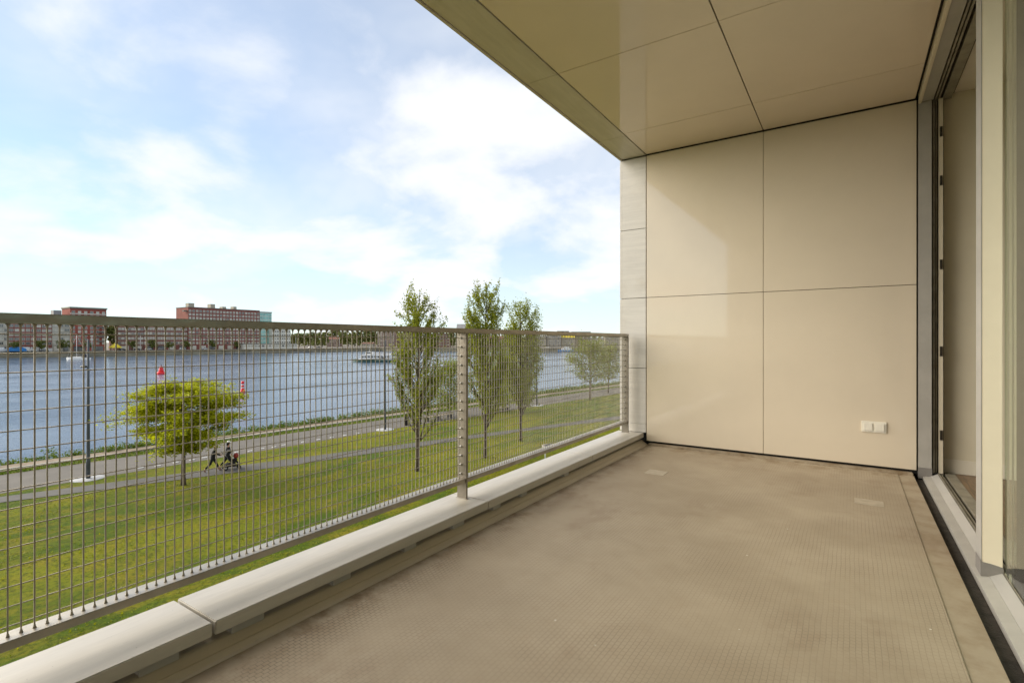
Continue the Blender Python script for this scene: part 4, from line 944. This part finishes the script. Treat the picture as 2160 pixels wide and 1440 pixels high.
# far wooded rise reads as one mass
rg = np.random.default_rng(9); P = []; N = []
for u in np.arange(600, 1340, 4.0):
    p = plot(u, 760+rg.uniform(-40, 40)); hh = rg.uniform(9, 15)
    k = 26; c = rg.normal(0, 1, (k, 3))*[5, 5, hh*.28] + [p.x, p.y, QZ+hh*.55]; P.append(c); N.append(rg.normal(0, 1, (k, 3)) + [0, 0, .6])
o = link('far_woodland', leaf_mesh('far_woodland', np.vstack(P), np.vstack(N), 4.2, M['leaf_far'], 0.8)); tag(o, 'distant line of woodland beyond the far houses', 'woodland', None, 'stuff')

# quay clutter on the far left
d = ray(35, 720); p = CAM + d*((-421-CAM.x)/d.x); p.z = QZ
r = empty('covered_boat', p, math.pi/2); tag(r, 'boat under a bright blue tarpaulin on the far left quay', 'boat')
MB().prism([(-4.2, 0.4), (-4.0, 2.0), (-2, 3.0), (2.4, 2.7), (3.9, 2.0), (4.4, 0.4)], 1, -1.4, 1.4).build('tarpaulin', M['blue'], r); MB().box(-3, 3, -0.8, 0.8, -0.05, 0.395).build('cradle', M['iron'], r)
def car(u, col, label):
    d = ray(u, 720); p = CAM + d*((-424-CAM.x)/d.x); p.z = QZ
    r = empty('parked_car', p, math.pi/2); tag(r, label, 'car', 'cars parked on the far quay')
    MB().prism([(-2.1, .35), (-2.1, .85), (-1.9, 1.0), (-1.4, 1.45), (.5, 1.45), (1.2, .98), (2.0, .85), (2.1, .35)], 1, -.85, .85).build('body', M[col], r)
    MB().prism([(-1.35, 1.0), (-1.2, 1.38), (.4, 1.38), (.9, 1.0)], 1, -.87, .87).build('window', M['win_dark'], r)
    for x in (-1.3, 1.3):
        for y in (-.8, .8): MB().tube([(x, y-.1, .32), (x, y+.1, .32)], .32, 12).build('wheel', M['rubber'], r)
for u, c_, l in ((52, 'white', 'white car on the far quay right of the blue tarpaulin'), (92, 'far_grey', 'grey car before the red brown brick block'), (258, 'iron', 'dark car before the lower brick building, left one'), (290, 'iron', 'dark car before the lower brick building, right one'), (313, 'white', 'white car before the long brick block, leftmost'), (340, 'far_grey', 'grey car before the long brick block'), (385, 'white', 'white car near the foot of the tallest brick building'), (432, 'white', 'white car before the tallest brick building'), (655, 'white', 'white car on the far quay right of the white pavilion'), (672, 'iron', 'dark car on the far quay right of the white pavilion')): car(u, c_, l)
for u, vt, lab in ((194, 707, 'thin white pole on the far quay right of the sailboat'), (296, 707, 'thin white pole before the lower brick building'), (716, 711, 'tall thin light pole on the far bank left of the ferry'), (624, 708, 'thin pole right of the white pavilion')):  # plain poles; the two left ones stand in for bare boat masts
    d = ray(u, 720); X = -417 if u < 500 else -430; p = CAM + d*((X-CAM.x)/d.x); p.z = QZ; zt = CAM.z + ray(u, vt).z*((X-CAM.x)/d.x)
    r = empty('thin_pole', p); tag(r, lab, 'pole'); MB().tube([(0, 0, -0.2), (0, 0, zt-QZ)], [0.16, 0.10], 6).build('pole', M['white'], r); MB().lathe([(.05, 0), (.18, .15), (.05, .3)], 8, (0, 0, zt-QZ)).build('finial', M['white'], r)
